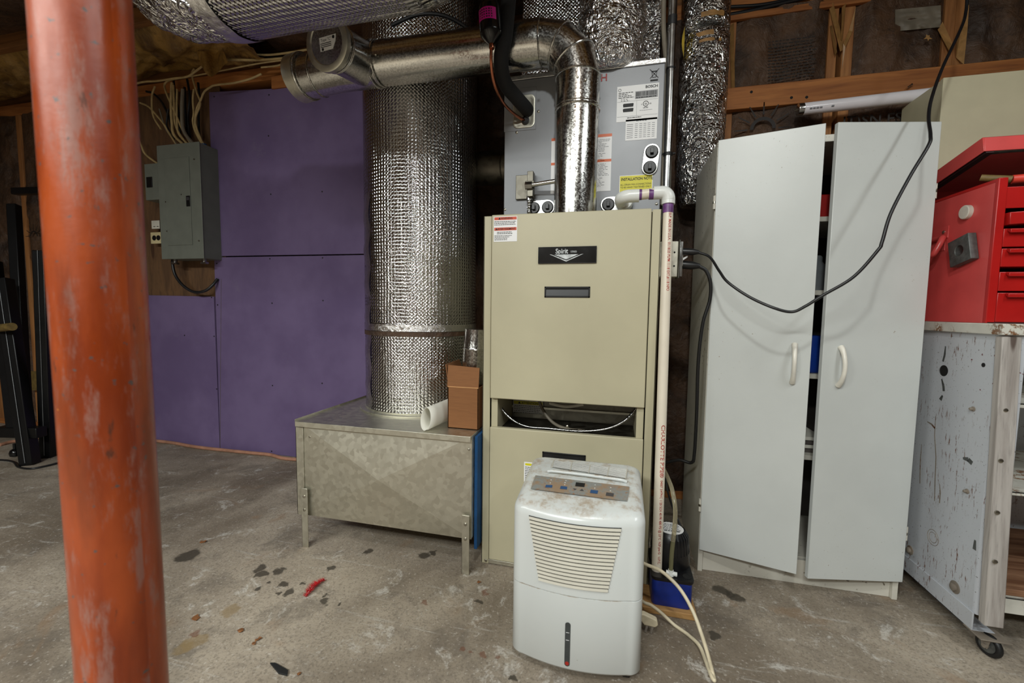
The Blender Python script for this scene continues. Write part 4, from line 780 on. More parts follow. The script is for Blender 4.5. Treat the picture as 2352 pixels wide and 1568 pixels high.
# ================================================================ switch box on the furnace side, with cords
sb = thing('switch_box', 'galvanised switch and receptacle box mounted on the furnace side', 'switch box', (0.165, 1.55, 1.05))
B(0.128, 0.192, 1.515, 1.575, 1.047, 1.165).build('box_body', 'galv', sb, 0.002)
B(0.1925, 0.197, 1.508, 1.582, 1.043, 1.169).box(0.197, 0.206, 1.512, 1.578, 1.048, 1.164).build('cover_plate', 'steel', sb, 0.003)
for z in (1.128, 1.083): MB().cyl((0.180, 1.5155, z), (0.180, 1.514, z), 0.003, 10).build('screw_hole', 'dark_void', sb)
for z in (1.145, 1.105, 1.065): MB().torus((0.160, 1.515, z), (0, 1, 0), 0.011, 0.0008, 24, 5).build('knockout', 'steel', sb)
B(0.205, 0.209, 1.528, 1.546, 1.085, 1.125).build('switch_frame', 'white_plate', sb, 0.001)
MB().prism([(0.208, 1.534, 1.102), (0.208, 1.534, 1.110), (0.223, 1.534, 1.119), (0.225, 1.534, 1.114)], (0, 0.008, 0)).build('switch_lever', 'label_white', sb, 0.0008)
def cord(name, pts, r, m, label, plugs=(), n=10, cat='cord'):
    P = [p if isinstance(p, Vector) else Vector(p) for p in pts]; o = thing(name, label, cat, P[0]); MB().tube(smoothpath(P, n), r, 12).build('cable', m, o)
    for a, c, rr in plugs: MB().tube([a, a.lerp(c, 0.6), c], lambda t: rr * (1 - 0.45 * max(0, t - 0.5) * 2), 14).build('plug', m, o)
    return o
k1 = ony(1578, 577, 1.53); k1.x = 0.2065; k2 = ony(1606, 579, 1.52)
cord('black_extension_cord', [k2 - Vector((0.004, 0, 0)), ony(1630, 590, 1.5), ony(1652, 622, 1.46), ony(1672, 648, 1.43), ony(1720, 681, 1.40), ony(1775, 706, 1.37), ony(1818, 716, 1.36), ony(1850, 703, 1.35), ony(1890, 678, 1.34), ony(1960, 636, 1.33), ony(2016, 575, 1.33), ony(2026, 555, 1.33), ony(2046, 490, 1.335), ony(2090, 405, 1.35), ony(2132, 335, 1.36), ony(2137, 310, 1.38), ony(2133, 270, 1.45), ony(2140, 225, 1.5), ony(2165, 155, 1.6), ony(2206, 68, 1.72), ony(2218, 30, 1.78), ony(2223, -30, 1.8), Vector((1.12, 1.85, 2.37))], 0.0042, 'cord_black', 'long black cord drooping across the white cabinet doors from switch box to ceiling', [(k1, k2, 0.011)])
k3 = ony(1578, 607, 1.56); k3.x = 0.2065; k4 = ony(1608, 611, 1.55)
cord('black_appliance_cord', [k4 - Vector((0.004, 0, 0)), ony(1622, 622, 1.55), ony(1632, 650, 1.55), ony(1630, 690, 1.555), ony(1614, 745, 1.56), ony(1604, 830, 1.57), ony(1600, 950, 1.6), ony(1595, 1040, 1.62), ony(1588, 1062, 1.63), ony(1560, 1056, 1.65), ony(1530, 1062, 1.67)], 0.0058, 'cord_black', 'thick black cord hanging straight down beside the white cabinet', [(k3, k4, 0.014)])

# ================================================================ condensate pump on a scrap board
B(0.088, 0.262, 1.312, 1.428, 0, 0.019).build('scrap_board', 'scrap_wood', bevel=0.002, label='short scrap wood board under the condensate pump', cat='board')
pu = thing('condensate_pump', 'condensate pump with blue tank and black ribbed motor', 'pump', (0.18, 1.42, 0.02))
def rbox(x0, x1, y0, y1, z0, z1, R, n=6, top=0.0):
    pts = []
    for cxx, cyy, st_ in ((x1 - R, y1 - R, 0), (x0 + R, y1 - R, 90), (x0 + R, y0 + R, 180), (x1 - R, y0 + R, 270)):
        for k in range(n + 1): t_ = math.radians(st_ + 90 * k / n); pts.append((cxx + R * math.cos(t_), cyy + R * math.sin(t_)))
    b = MB(); m_ = len(pts); mx, my = (x0 + x1) / 2, (y0 + y1) / 2
    lev = [(0.97, z0), (1.0, z0 + 0.006), (1.0 + top, z1)]
    for s_, z in lev:
        for x, y in pts: b.v.append(Vector((mx + (x - mx) * s_, my + (y - my) * s_, z)))
    for i in range(len(lev) - 1):
        for k in range(m_): k2 = (k + 1) % m_; b.f.append((i * m_ + k, i * m_ + k2, (i + 1) * m_ + k2, (i + 1) * m_ + k))
    b.f.append(tuple(reversed(range(m_)))); b.f.append(tuple((len(lev) - 1) * m_ + k for k in range(m_))); return b
rbox(0.1315, 0.250, 1.328, 1.49, 0.0195, 0.100, 0.014, top=0.0).build('tank', 'pump_blue', pu)
rbox(0.1285, 0.254, 1.325, 1.493, 0.100, 0.112, 0.015).build('deck', 'black_plastic', pu)
MB().lathe((0.1925, 1.428, 0.110), (0, 0, 1), [(0.060, 0), (0.062, 0.004), (0.058, 0.07), (0.052, 0.10), (0.042, 0.112), (0.034, 0.113)], 48).build('motor_cover', 'black_plastic', pu)
b = MB()
for k in range(30):
    a = math.radians(k * 12); 
    if 215 < (k * 12) % 360 < 262: continue
    c, s_ = math.cos(a), math.sin(a); ctr = Vector((0.1925, 1.428, 0)); d = Vector((c, s_, 0)); e = Vector((-s_, c, 0)) * 0.0022
    P = [ctr + d * 0.0575 + Vector((0, 0, 0.155)), ctr + d * 0.0605 + Vector((0, 0, 0.158)), ctr + d * 0.0555 + Vector((0, 0, 0.208)), ctr + d * 0.044 + Vector((0, 0, 0.224)), ctr + d * 0.042 + Vector((0, 0, 0.216))]
    b.prism([p - e for p in P], e * 2)
b.build('motor_ribs', 'black_plastic', pu, smooth=0)
ml = MB().lathe((0.1925, 1.428, 0.2225), (0, 0, 1), [(0.040, 0), (0.040, 0.0012)], 36).build('motor_label', 'label_white', pu)
b = MB(); r = random.Random(3)
for i in range(6):
    y = 1.450 - i * 0.009; x = 0.1645 + abs(i - 2) * 0.002
    while x < 0.2175:
        l = r.uniform(0.003, 0.01); b.poly([(x, y, 0.2242), (x + l, y, 0.2242), (x + l, y + (0.003 if i < 5 else 0.005), 0.2242), (x, y + (0.003 if i < 5 else 0.005), 0.2242)]); x += l + 0.002
b.build('motor_label_print', 'black_print', ml, smooth=0)
MB().lathe((0.236, 1.352, 0.1122), (0, 0, 1), [(0.013, 0), (0.013, 0.0008), (0.010, 0.0008), (0.010, -0.002)], 20).build('inlet_hole', 'dark_void', pu)
vt = ony(1541, 1305, 1.345); vt.z = 0.113
MB().lathe(vt, (0, 0, 1), [(0.010, 0), (0.010, 0.006), (0.008, 0.010), (0.008, 0.018)], 16).cyl(vt + Vector((-0.014, 0, 0.008)), vt + Vector((0.018, -0.002, 0.006)), 0.007, 10).build('check_valve', 'pvc_fitting', pu)
tb = thing('vinyl_drain_tube', 'clear vinyl tube arching up from the condensate pump', 'tube', vt + Vector((0, 0, 0.012)))
P = [vt + Vector((0, 0, 0.012)), ony(1543, 1270, 1.35), ony(1549, 1215, 1.36), ony(1551, 1170, 1.37), ony(1544, 1125, 1.40), ony(1533, 1095, 1.44), ony(1520, 1065, 1.50), ony(1512, 1020, 1.58)]
SP = smoothpath(P, 10); MB().tube(SP[:16], 0.0066, 14).build('wet_length', 'vinyl_wet', tb); MB().tube(SP[15:], 0.0066, 14).build('clear_length', 'clear_vinyl', tb)
MB().tube(smoothpath([Vector((0.235, 1.47, 0.13)), ony(1583, 1290, 1.50), ony(1572, 1230, 1.53), ony(1545, 1165, 1.58), ony(1532, 1120, 1.6), ony(1527, 1075, 1.66)], 10), 0.0035, 8).build('power_cord', 'cord_black', pu)

# ================================================================ white two door cabinet
cb_ = thing('storage_cabinet', 'tall white laminate storage cabinet with two doors slightly ajar', 'cabinet', (0.613, 1.77, 0))
X0, X1, Y0, Y1, Z1 = 0.310, 0.918, 1.585, 1.965, 1.498; th = 0.016
B(X0, X0 + th, Y0, Y1, 0, Z1).build('side_panel', 'white_edge', cb_, 0.001); B(X1 - th, X1, Y0, Y1, 0, Z1).build('side_panel', 'white_edge', cb_, 0.001)
B(X0 + th, X1 - th, Y0 + 0.002, Y1, Z1 - 0.022, Z1).build('top_board', 'white_edge', cb_, 0.001); B(X0 + th, X1 - th, Y1 - 0.004, Y1, 0.06, Z1 - 0.02).build('back_board', 'drawer_grey', cb_)
B(X0 + th, X1 - th, Y0 + 0.012, Y0 + 0.026, 0.0, 0.085).build('toe_kick', 'white_edge', cb_, 0.001); B(X0 + th, X1 - th, Y0 + 0.03, Y1 - 0.004, 0.072, 0.088).build('bottom_board', 'white_edge', cb_, 0.001)
shz = (0.44, 0.72, 1.0, 1.24)
for z in shz: B(X0 + th, X1 - th, Y0 + 0.03, Y1 - 0.004, z - 0.008, z + 0.008).build('shelf', 'white_edge', cb_, 0.001)
def door(hx, sgn, W, ang, z0, z1, hpx):
    M = Matrix.Translation((hx, Y0 - 0.001, 0)) @ Matrix.Rotation(math.radians(-ang * sgn), 4, 'Z') @ Matrix.Diagonal((sgn, 1, 1, 1))
    b = B(0, W, -0.016, 0, z0, z1); b.xf(M)
    if sgn < 0: b.f = [tuple(reversed(f)) for f in b.f]
    d = b.build('door', 'white_laminate', cb_, 0.0015)
    hxl, zc = hpx; h = 0.061; P = []
    for k in range(13):
        t_ = -1 + 2 * k / 12; P.append(M @ Vector((hxl, -0.017 - 0.024 * (1 - t_ ** 2) ** 0.8, zc + h * t_)))
    MB().tube(P, lambda t: 0.0062 + 0.0025 * abs(2 * t - 1) ** 3, 14).build('bow_handle', 'handle_plastic', d)
    for z in (z0 + 0.16, z1 - 0.2):
        MB().cyl(M @ Vector((-0.003, -0.008, z - 0.022)), M @ Vector((-0.003, -0.008, z + 0.022)), 0.0055, 12).build('hinge', 'white_edge', cb_)
        MB().cyl(M @ Vector((-0.003, -0.008, z - 0.004)), M @ Vector((-0.003, -0.008, z + 0.004)), 0.0062, 12).build('hinge_ring', 'screw', cb_)
door(0.313, 1, 0.290, 14.5, 0.088, 1.499, (0.246, 0.773)); door(0.916, -1, 0.298, 11.5, 0.072, 1.504, (0.246, 0.768))
# what shows through the gap
tray = B(0.56, 0.72, 1.66, 1.84, 1.249, 1.33).build('red_tin', 'item_red', bevel=0.004, label='red tin on the top shelf inside the white cabinet', cat='tin')
MB().lathe((0.655, 1.70, 1.0095), (0, 0, 1), [(0.04, 0), (0.042, 0.005), (0.042, 0.085), (0.03, 0.1), (0.03, 0.115), (0.026, 0.12)], 24).build('glass_jar', 'item_glass', label='glass jar on a shelf inside the white cabinet gap', cat='jar')
MB().lathe((0.65, 1.69, 0.7295), (0, 0, 1), [(0.05, 0), (0.052, 0.004), (0.052, 0.12), (0.048, 0.125)], 24).build('blue_can', 'item_blue', label='blue can standing on a shelf inside the white cabinet', cat='can')
for k in range(4): B(0.56, 0.71, 1.65, 1.83, 0.4487 + 0.014 * k, 0.4605 + 0.014 * k).build('paper_pad', 'paper_white' if k % 2 else 'drawer_grey', bevel=0.001, label=('lowest grey pad of the paper pile inside the white cabinet', 'white pad second from the bottom of the paper pile in the white cabinet', 'grey pad second from the top of the paper pile in the white cabinet', 'topmost white pad of the paper pile inside the white cabinet')[k], cat='paper pad', group='paper pads inside the cabinet')
# ================================================================ grey metal cart
KX = 0.99; KY0, KY1, KX2 = 1.392, 1.86, 1.75
ca = thing('workshop_cart', 'battered grey metal shop cart on casters with wood edge trim and shelves', 'cart', (1.37, 1.62, 0))
rb = onx(2242, 1456, KX).z; sm = onx(2240, 1412, KX).z; zt_ = onx(2259, 766, KX).z; zrim = onx(2259, 742, KX).z
b = MB(); b.box(KX, KX + 0.003, KY0 + 0.012, KY1, sm, zt_)
for k in range(7):
    a0 = math.radians(180 + 15 * k); a1 = math.radians(195 + 15 * k)
    if k < 6: b.prism([(KX + 0.014 + 0.014 * math.cos(a), KY0 + 0.014 + 0.014 * math.sin(a), sm) for a in (a0, a1)] + [(KX + 0.014 + 0.011 * math.cos(a), KY0 + 0.014 + 0.011 * math.sin(a), sm) for a in (a1, a0)], (0, 0, zt_ - sm))
b.box(KX + 0.014, KX + 0.05, KY0, KY0 + 0.003, sm, zt_); b.build('side_panel', 'cart_paint', ca)
B(KX - 0.004, KX, KY0 + 0.004, KY1, rb, sm + 0.004).box(KX - 0.004, KX + 0.05, KY0 + 0.004, KY1, rb, rb + 0.004).build('base_rail', 'cart_paint', ca, 0.0008)
B(KX2 - 0.004, KX2, KY0, KY1, rb, zt_).build('side_panel', 'cart_paint', ca); B(KX, KX2, KY1 - 0.004, KY1, sm, zt_).build('back_panel', 'cart_paint', ca)
B(KX - 0.012, KX2 + 0.012, KY0 - 0.012, KY1 + 0.004, zt_, zrim).build('top_rim', 'rusty_white', ca, 0.002)
MB().prism([(0.984, 1.353, 0.10), (1.026, 1.353, 0.10), (1.026, 1.386, zt_ - 0.004), (0.984, 1.386, zt_ - 0.004)], (0, 0.022, 0)).build('wood_trim', 'grey_wood', ca, 0.0025)
for px, py in ((2320, 822), (2310, 942), (2299, 1058), (2291, 1177), (2286, 1290)):
    p = ony(px, py, 1.353 + 0.033 * (1290 - py) / 468 * 0.9 + 0.003); s_ = MB().lathe(p + Vector((0, 0.002, 0)), (0, -1, 0), [(0.0055, 0), (0.0055, 0.0025), (0.004, 0.0032)], 14).build('trim_screw', 'screw', ca)
    B(p.x - 0.005, p.x + 0.005, p.y - 0.0016, p.y - 0.001, p.z - 0.0006, p.z + 0.0006).build('screw_slot', 'dark_void', s_)
for py, h in ((925, 0.012), (1128, 0.010), (1372, 0.045)):
    z = ony(2340, py, KY0 + 0.02).z; sh = B(KX + 0.004, KX2 - 0.005, KY0 + 0.012, KY1 - 0.006, z - 0.004, z + 0.001).box(KX + 0.004, KX2 - 0.005, KY0 + 0.012, KY0 + 0.016, z - h, z + 0.001).build('shelf', 'rusty_white', ca, 0.001)
    if h > 0.02: B(KX + 0.01, KX2 - 0.01, KY0 + 0.02, KY1 - 0.02, z + 0.0015, z + 0.02).build('shelf_board', 'brown_board', ca, 0.002)
for px, py, r_ in ((2168, 851, 0.017), (2259, 838, 0.006)):
    p = onx(px, py, KX); MB().lathe(p + Vector((0.002, 0, 0)), (-1, 0, 0), [(r_, 0), (r_, 0.0028), (r_ * 0.88, 0.003), (r_ * 0.85, 0.0022), (0, 0.0022)], 24).build('panel_hole', 'dark_void', ca)
for px, py, r_ in ((2091, 1263, 0.015), (2194, 1348, 0.018), (2236, 939, 0.007), (2222, 1128, 0.007)):
    p = onx(px, py, KX); o = MB().lathe(p, (-1, 0, 0), [(r_, 0), (r_, 0.002), (r_ * 0.6, 0.003), (r_ * 0.6, 0.008), (r_ * 0.4, 0.010)], 20 if r_ < 0.01 else 24).build('bolt', 'rusty_metal', ca)
for r_ in (0.016, 0.024):
    p = onx(2143, 1234, KX); MB().torus(p + Vector((-0.0002, 0, 0)), (1, 0, 0), r_, 0.0008, 28, 4).build('scratched_ring', 'rusty_metal', ca)
def streak(pts, w, m='rusty_metal'):
    b = MB(); P = [onx(x, y, KX) + Vector((-0.0004, 0, 0)) for x, y in pts]
    for i in range(len(P) - 1):
        d = (P[i + 1] - P[i]); n = Vector((1, 0, 0)).cross(d).normalized(); w0 = w * (0.4 + 0.6 * math.sin(math.pi * (i + 0.1) / len(P))); w1 = w * (0.4 + 0.6 * math.sin(math.pi * (i + 1.1) / len(P))); b.prism([P[i] - n * w0, P[i + 1] - n * w1, P[i + 1] + n * w1, P[i] + n * w0], (0.0003, 0, 0))
    b.build('rust_streak', m, ca, smooth=0)
streak([(2172, 795), (2170, 815), (2166, 830)], 0.004, 'nut_steel'); streak([(2163, 870), (2167, 885), (2168, 898)], 0.005, 'nut_steel'); streak([(2149, 955), (2147, 1000), (2150, 1050), (2148, 1100), (2147, 1150)], 0.002); streak([(2130, 968), (2140, 974), (2148, 984)], 0.003); streak([(2117, 1020), (2114, 1060), (2113, 1110)], 0.002); streak([(2158, 1110), (2160, 1130), (2158, 1155)], 0.0022); streak([(2165, 908), (2160, 918)], 0.006, 'nut_steel')
streak([(2212, 1052), (2224, 1055), (2233, 1064)], 0.007, 'nut_steel'); streak([(2240, 1240), (2238, 1262)], 0.006, 'nut_steel')
def caster(x, y):
    c_ = MB().torus((x, y, 0.030), (0.94, 0.34, 0), 0.023, 0.0078, 28, 10).build('caster_tyre', 'black_rubber', ca)
    ax_ = Vector((0.94, 0.34, 0)); ct_ = Vector((x, y, 0.030)); MB().lathe(ct_ - ax_ * 0.008, ax_, [(0.019, 0), (0.019, 0.016)], 24).build('caster_hub', 'nut_steel', ca)
    sdv = Vector((-0.34, 0.94, 0))
    for s_ in (-1, 1):
        q = ct_ + ax_ * 0.013 * s_; MB().prism([q + sdv * -0.012 + Vector((0, 0, rb - 0.031)), q + sdv * 0.012 + Vector((0, 0, rb - 0.031)), q + sdv * 0.006 + Vector((0, 0, -0.006)), q + sdv * -0.006 + Vector((0, 0, -0.006))], ax_ * 0.002 * s_).build('caster_fork', 'rusty_metal', ca)
    MB().cyl(ct_ - ax_ * 0.018, ct_ + ax_ * 0.018, 0.006, 12).build('axle_bolt', 'rusty_metal', ca)
    B(x - 0.035, x + 0.035, y - 0.022, y + 0.04, rb - 0.001, rb + 0.003).build('caster_plate', 'rusty_metal', ca, 0.001)
caster(1.02, 1.383); caster(1.72, 1.39); caster(1.03, 1.80); caster(1.72, 1.80)

# ================================================================ red tool chest
TX0, TX1, TY0, TY1 = 0.993, 1.62, 1.455, 1.80; TZ0 = zrim + 0.0005; TZ1 = onx(2270, 420, 0.993).z
tc = thing('tool_chest', 'red steel tool chest with raised lid and several drawers on the cart', 'tool chest', (1.3, 1.63, TZ0))
B(TX0, TX0 + 0.003, TY0 + 0.002, TY1, TZ0, TZ1).build('side_panel', 'tool_red_glare', tc, 0.001); B(TX1 - 0.003, TX1, TY0, TY1, TZ0, TZ1).build('side_panel', 'tool_red_glare', tc, 0.001)
B(TX0 + 0.003, TX1 - 0.003, TY1 - 0.003, TY1, TZ0, TZ1).box(TX0 + 0.003, TX1 - 0.003, TY0, TY1, TZ0, TZ0 + 0.003).box(TX0 + 0.003, TX1 - 0.003, TY0 + 0.02, TY1 - 0.003, 1.235, 1.238).build('carcass', 'tool_dark', tc)
B(TX0 - 0.001, TX0 + 0.020, TY0, TY0 + 0.012, TZ0, TZ1 + 0.004).build('corner_post', 'tool_red', tc, 0.002); B(TX1 - 0.02, TX1 + 0.001, TY0, TY0 + 0.012, TZ0, TZ1 + 0.004).build('corner_post', 'tool_red', tc, 0.002)
b = B(TX0 - 0.0012, TX0 + 0.006, TY0 + 0.002, TY1, TZ1 - 0.006, TZ1 + 0.003); b.build('rolled_edge', 'tool_red', tc, 0.0015)
zz = lambda py: ony(2320, py, TY0).z
B(TX0 + 0.02, TX1 - 0.02, TY0 + 0.004, TY0 + 0.007, zz(477), zz(428)).build('front_rail', 'tool_red', tc, 0.001)
for i, (ya, yb_, out) in enumerate(((482, 520, 0.012), (524, 566, 0.0), (570, 612, 0.0), (624, 668, 0.0), (672, 740, 0.0))):
    x0_, x1_ = TX0 + 0.0215, TX1 - 0.0215; dr = B(x0_, x1_, TY0 + 0.002 - out, TY1 - 0.05, zz(yb_), zz(ya))
    if i == 0:
        M = Matrix.Translation((x0_, TY0, zz(ya))) @ Matrix.Rotation(math.radians(-3), 4, 'Y') @ Matrix.Translation((-x0_, -TY0, -zz(ya)))
        dr = B(x0_, x1_, TY0 - 0.012, TY0 + 0.1, zz(yb_) + 0.004, zz(ya) - 0.008); dr.xf(M)
    d_ = dr.build('drawer', 'tool_red', tc, 0.0015)
    if i: MB().prism([(x0_ + 0.004 + 0.003 * i, TY0 + 0.002, zz(ya) - 0.001), (x0_ + 0.004 + 0.003 * i, TY0 - 0.010, zz(ya) - 0.003), (x0_ + 0.004 + 0.003 * i, TY0 - 0.010, zz(ya) - 0.012), (x0_ + 0.004 + 0.003 * i, TY0 - 0.008, zz(ya) - 0.013), (x0_ + 0.004 + 0.003 * i, TY0 + 0.002, zz(ya) - 0.006)], (x1_ - x0_ - 0.008 - 0.006 * i, 0, 0)).build('drawer_pull', 'tool_red', d_, 0.0008)
# lid, hinged along the back and propped open
la = onx(2152, 393, TX0); lf = onx(2260, 315, TX0); lb_ = onx(2270, 349, TX0); dl = (lf - la); dl.x = 0; dl.normalize(); up_ = Vector((0, -dl.z, dl.y)); up_ = Vector((0, 0, 1)) - dl * dl.z; up_.normalize()
Fp = Vector((TX0 - 0.003, lf.y, lf.z)); Bp = Fp - dl * 0.33; hgt = 0.042
def lidq(p, x, t): return Vector((x, p.y, p.z)) - up_ * t
W2 = TX1 + 0.003
lid = MB().prism([lidq(Fp, TX0 - 0.003, 0), lidq(Fp, TX0 - 0.003, hgt), lidq(Bp, TX0 - 0.003, hgt), lidq(Bp, TX0 - 0.003, 0)], (0.003, 0, 0)).prism([lidq(Fp, W2 - 0.003, 0), lidq(Fp, W2 - 0.003, hgt), lidq(Bp, W2 - 0.003, hgt), lidq(Bp, W2 - 0.003, 0)], (0.003, 0, 0))
lid.prism([lidq(Fp, TX0, 0), lidq(Fp, TX0, hgt), lidq(Fp, W2 - 0.003, hgt), lidq(Fp, W2 - 0.003, 0)], dl * -0.003).prism([lidq(Fp, TX0, 0), lidq(Fp, W2 - 0.003, 0), lidq(Bp, W2 - 0.003, 0), lidq(Bp, TX0, 0)], -up_ * 0.003).prism([lidq(Bp, TX0, 0), lidq(Bp, TX0, hgt), lidq(Bp, W2 - 0.003, hgt), lidq(Bp, W2 - 0.003, 0)], dl * 0.003)
lido = lid.build('lid', 'tool_red_glare', tc, 0.001)
MB().prism([lidq(Fp, TX0 + 0.004, hgt - 0.003) - dl * 0.003, lidq(Fp, TX0 + 0.004, hgt + 0.004) - dl * 0.003, lidq(Bp, TX0 + 0.004, hgt + 0.004), lidq(Bp, TX0 + 0.004, hgt - 0.003)], (0.018, 0, 0)).build('lid_rim', 'tool_dark', lido)
MB().tube(smoothpath([lidq(Fp - dl * 0.06, TX0 + 0.05, 0.012), lidq(Fp - dl * 0.04, TX0 + 0.10, 0.02), lidq(Fp - dl * 0.05, TX0 + 0.2, 0.016)], 8), 0.008, 10).build('lid_tray_tools', 'nut_steel', lido)
# bail handle on the end
hp_ = onx(2164, 540, TX0); o = B(TX0 - 0.002, TX0, hp_.y - 0.028, hp_.y + 0.06, hp_.z - 0.012, hp_.z + 0.025).box(TX0 - 0.002, TX0, hp_.y - 0.018, hp_.y + 0.06, hp_.z - 0.05, hp_.z - 0.012).build('handle_plate', 'tool_red_glare', tc, 0.001)
for yy, zz_ in ((hp_.y - 0.010, hp_.z + 0.008), (hp_.y + 0.02, hp_.z - 0.035), (hp_.y - 0.002, hp_.z - 0.03)): MB().lathe((TX0 - 0.002, yy, zz_), (-1, 0, 0), [(0.005, 0), (0.005, 0.002), (0.003, 0.003)], 12).build('rivet', 'screw', o)
MB().tube(smoothpath([(TX0 - 0.006, hp_.y + 0.055, hp_.z - 0.012), (TX0 - 0.006, hp_.y - 0.005, hp_.z - 0.010), (TX0 - 0.014, hp_.y - 0.024, hp_.z - 0.016), (TX0 - 0.028, hp_.y - 0.026, hp_.z - 0.05), (TX0 - 0.032, hp_.y - 0.012, hp_.z - 0.064), (TX0 - 0.032, hp_.y + 0.055, hp_.z - 0.066)], 8), 0.0085, 12).build('bail_handle', 'tool_red_glare', o)
p = onx(2224, 487, TX0); MB().lathe(p, (-1, 0, 0), [(0.020, 0), (0.020, 0.010), (0.018, 0.012)], 28).build('round_magnet', 'white_plate', label='round white magnet stuck on the red tool chest end', cat='magnet')
p = onx(2222, 575, TX0); M = Matrix.Translation(p) @ Matrix.Rotation(math.radians(-14), 4, 'X'); b = MB(); n = 24; s_ = 0.039; ro = []
def sqp(a):
    c_, d_ = math.cos(a), math.sin(a); k_ = s_ / max(abs(c_), abs(d_)); return c_ * k_, d_ * k_
for xx, kind in ((-0.001, 's'), (-0.021, 's'), (-0.021, 'c'), (-0.001, 'c')):
    for i in range(n):
        a = 2 * math.pi * (i + 0.5) / n + 0; y_, z_ = sqp(2 * math.pi * i / n + math.pi / 4) if kind == 's' else (0.0155 * math.cos(2 * math.pi * i / n + math.pi / 4), 0.0155 * math.sin(2 * math.pi * i / n + math.pi / 4)); b.v.append(M @ Vector((xx, y_, z_)))
for j in range(4):
    for i in range(n): i2 = (i + 1) % n; j2 = (j + 1) % 4; b.f.append((j * n + i, j2 * n + i, j2 * n + i2, j * n + i2))
b.build('square_nut', 'nut_steel', bevel=0.0015, smooth=30, label='big grey square nut with a round hole stuck on the red tool chest', cat='nut')
hm = thing('hammer', 'wooden handled tool with a red grip lying in the open tool chest', 'hammer', (1.05, 1.50, TZ1))
hz0 = TZ1 - 0.004
a_ = ony(2252, 408, 1.52); c_ = ony(2324, 412, 1.49); d_ = ony(2420, 404, 1.47)
MB().tube([a_, a_.lerp(c_, 0.5), c_], lambda t: 0.0085 + 0.0015 * t, 14).build('wood_handle', 'hammer_wood', hm); MB().tube([c_, d_], 0.0115, 14).build('red_grip', 'grip_red', hm)
B(TX0 + 0.03, TX1 - 0.03, TY0 + 0.012, TY1 - 0.01, 1.2385, 1.275).build('tool_tray', 'drawer_grey', bevel=0.003, label='grey lift out tray in the top of the red tool chest', cat='tray')

# ================================================================ beige cabinet behind, with a fluorescent tube on top
BX = 1.105; BF = onx(2163, 175, BX); BZ = 1.772
bc = thing('beige_cabinet', 'tall beige metal cabinet standing behind the tool chest', 'cabinet', (1.6, 2.02, 0))
B(BX, 2.05, BF.y + 0.004, 2.125, 0, BZ).build('carcass', 'beige_panel', bc, 0.002); B(BX - 0.002, 1.575, BF.y - 0.014, BF.y + 0.003, 0.05, BZ + 0.002).build('door', 'beige_panel', bc, 0.002); B(1.58, 2.052, BF.y - 0.014, BF.y + 0.003, 0.05, BZ + 0.002).build('door', 'beige_panel', bc, 0.002)
p = ony(2157, 353, BF.y - 0.014); MB().lathe((1.13, BF.y - 0.014, 1.46), (0, -1, 0), [(0.006, 0), (0.006, 0.004), (0.003, 0.006)], 12).build('door_bolt', 'black_plastic', bc)
ft = thing('fluorescent_tube', 'loose white fluorescent tube resting on the beige cabinet', 'fluorescent tube', (1.1, 2.1, BZ))
ta = ony(1830, 259, 2.08); tr = 0.0235; tz = BZ + tr + 0.001; A0 = Vector((ta.x, 2.08, tz - 0.012)); A1 = Vector((ta.x + 0.40, 2.08, tz)); dt_ = (A1 - A0).normalized()
A2 = A0 + dt_ * 1.2
MB().cyl(A0 + dt_ * 0.022, A2 - dt_ * 0.022, tr, 32).build('glass_tube', 'tube_glass', ft); 
for q, s_ in ((A0, 1), (A2, -1)):
    e_ = MB().lathe(q, dt_ * s_, [(tr * 0.6, 0), (tr * 0.98, 0.003), (tr * 1.01, 0.005), (tr * 1.01, 0.023)], 32).build('end_cap', 'tube_cap', ft)
    for k in (-1, 1): MB().cyl(q - dt_ * s_ * 0.008 + Vector((0, 0.006 * k, 0)), q + dt_ * s_ * 0.002 + Vector((0, 0.006 * k, 0)), 0.0016, 8).build('contact_pin', 'screw', e_)
b = MB(); r = random.Random(8); x = 0.04
for k in range(5):
    c0 = A0 + dt_ * (0.04 + 0.012 * k + (0.03 if k > 3 else 0)); b.prism([c0 + Vector((0, -tr - 0.0004, -0.012)), c0 + dt_ * 0.009 + Vector((0, -tr - 0.0004, -0.012)), c0 + dt_ * 0.009 + Vector((0, -tr - 0.0004, -0.007)), c0 + Vector((0, -tr - 0.0004, -0.007))], (0, 0.006, 0))
b.build('tube_print', 'grey_print', ft, smooth=0)
# ================================================================ dehumidifier
dh = thing('dehumidifier', 'dusty white portable dehumidifier with slatted front and water bucket', 'dehumidifier', (-0.082, 1.15, 0))
xc, hw, Yf, bow, Yb, Rc = -0.082, 0.166, 1.012, 0.030, 1.325, 0.030
def fy(x): return Yf + bow * ((x - xc) / hw) ** 2
def outline(off=0.0):
    pts = []
    n = 26
    for i in range(n + 1):
        x = -hw + Rc + (2 * hw - 2 * Rc) * i / n; pts.append((x, fy(xc + x)))
    y0 = fy(xc + hw - Rc)
    for i in range(1, 8):
        a = math.radians(-90 + 90 * i / 8 + 0); pts.append((hw - Rc + Rc * math.cos(a), y0 + Rc + Rc * math.sin(a)))
    pts.append((hw, y0 + Rc)); pts.append((hw, Yb - 0.03))
    for i in range(1, 6): a = math.radians(90 * i / 6); pts.append((hw - 0.03 + 0.03 * math.cos(a), Yb - 0.03 + 0.03 * math.sin(a)))
    pts.append((hw - 0.03, Yb)); pts += [(-x, y) for x, y in reversed(pts[n + 1:])]
    return pts
OL = outline(); my = (Yf + Yb) / 2; hd = (Yb - Yf) / 2
def ztop(y): return 0.432 + 0.215 * (y - 1.03) - 0.35 * max(0, y - 1.03) ** 2
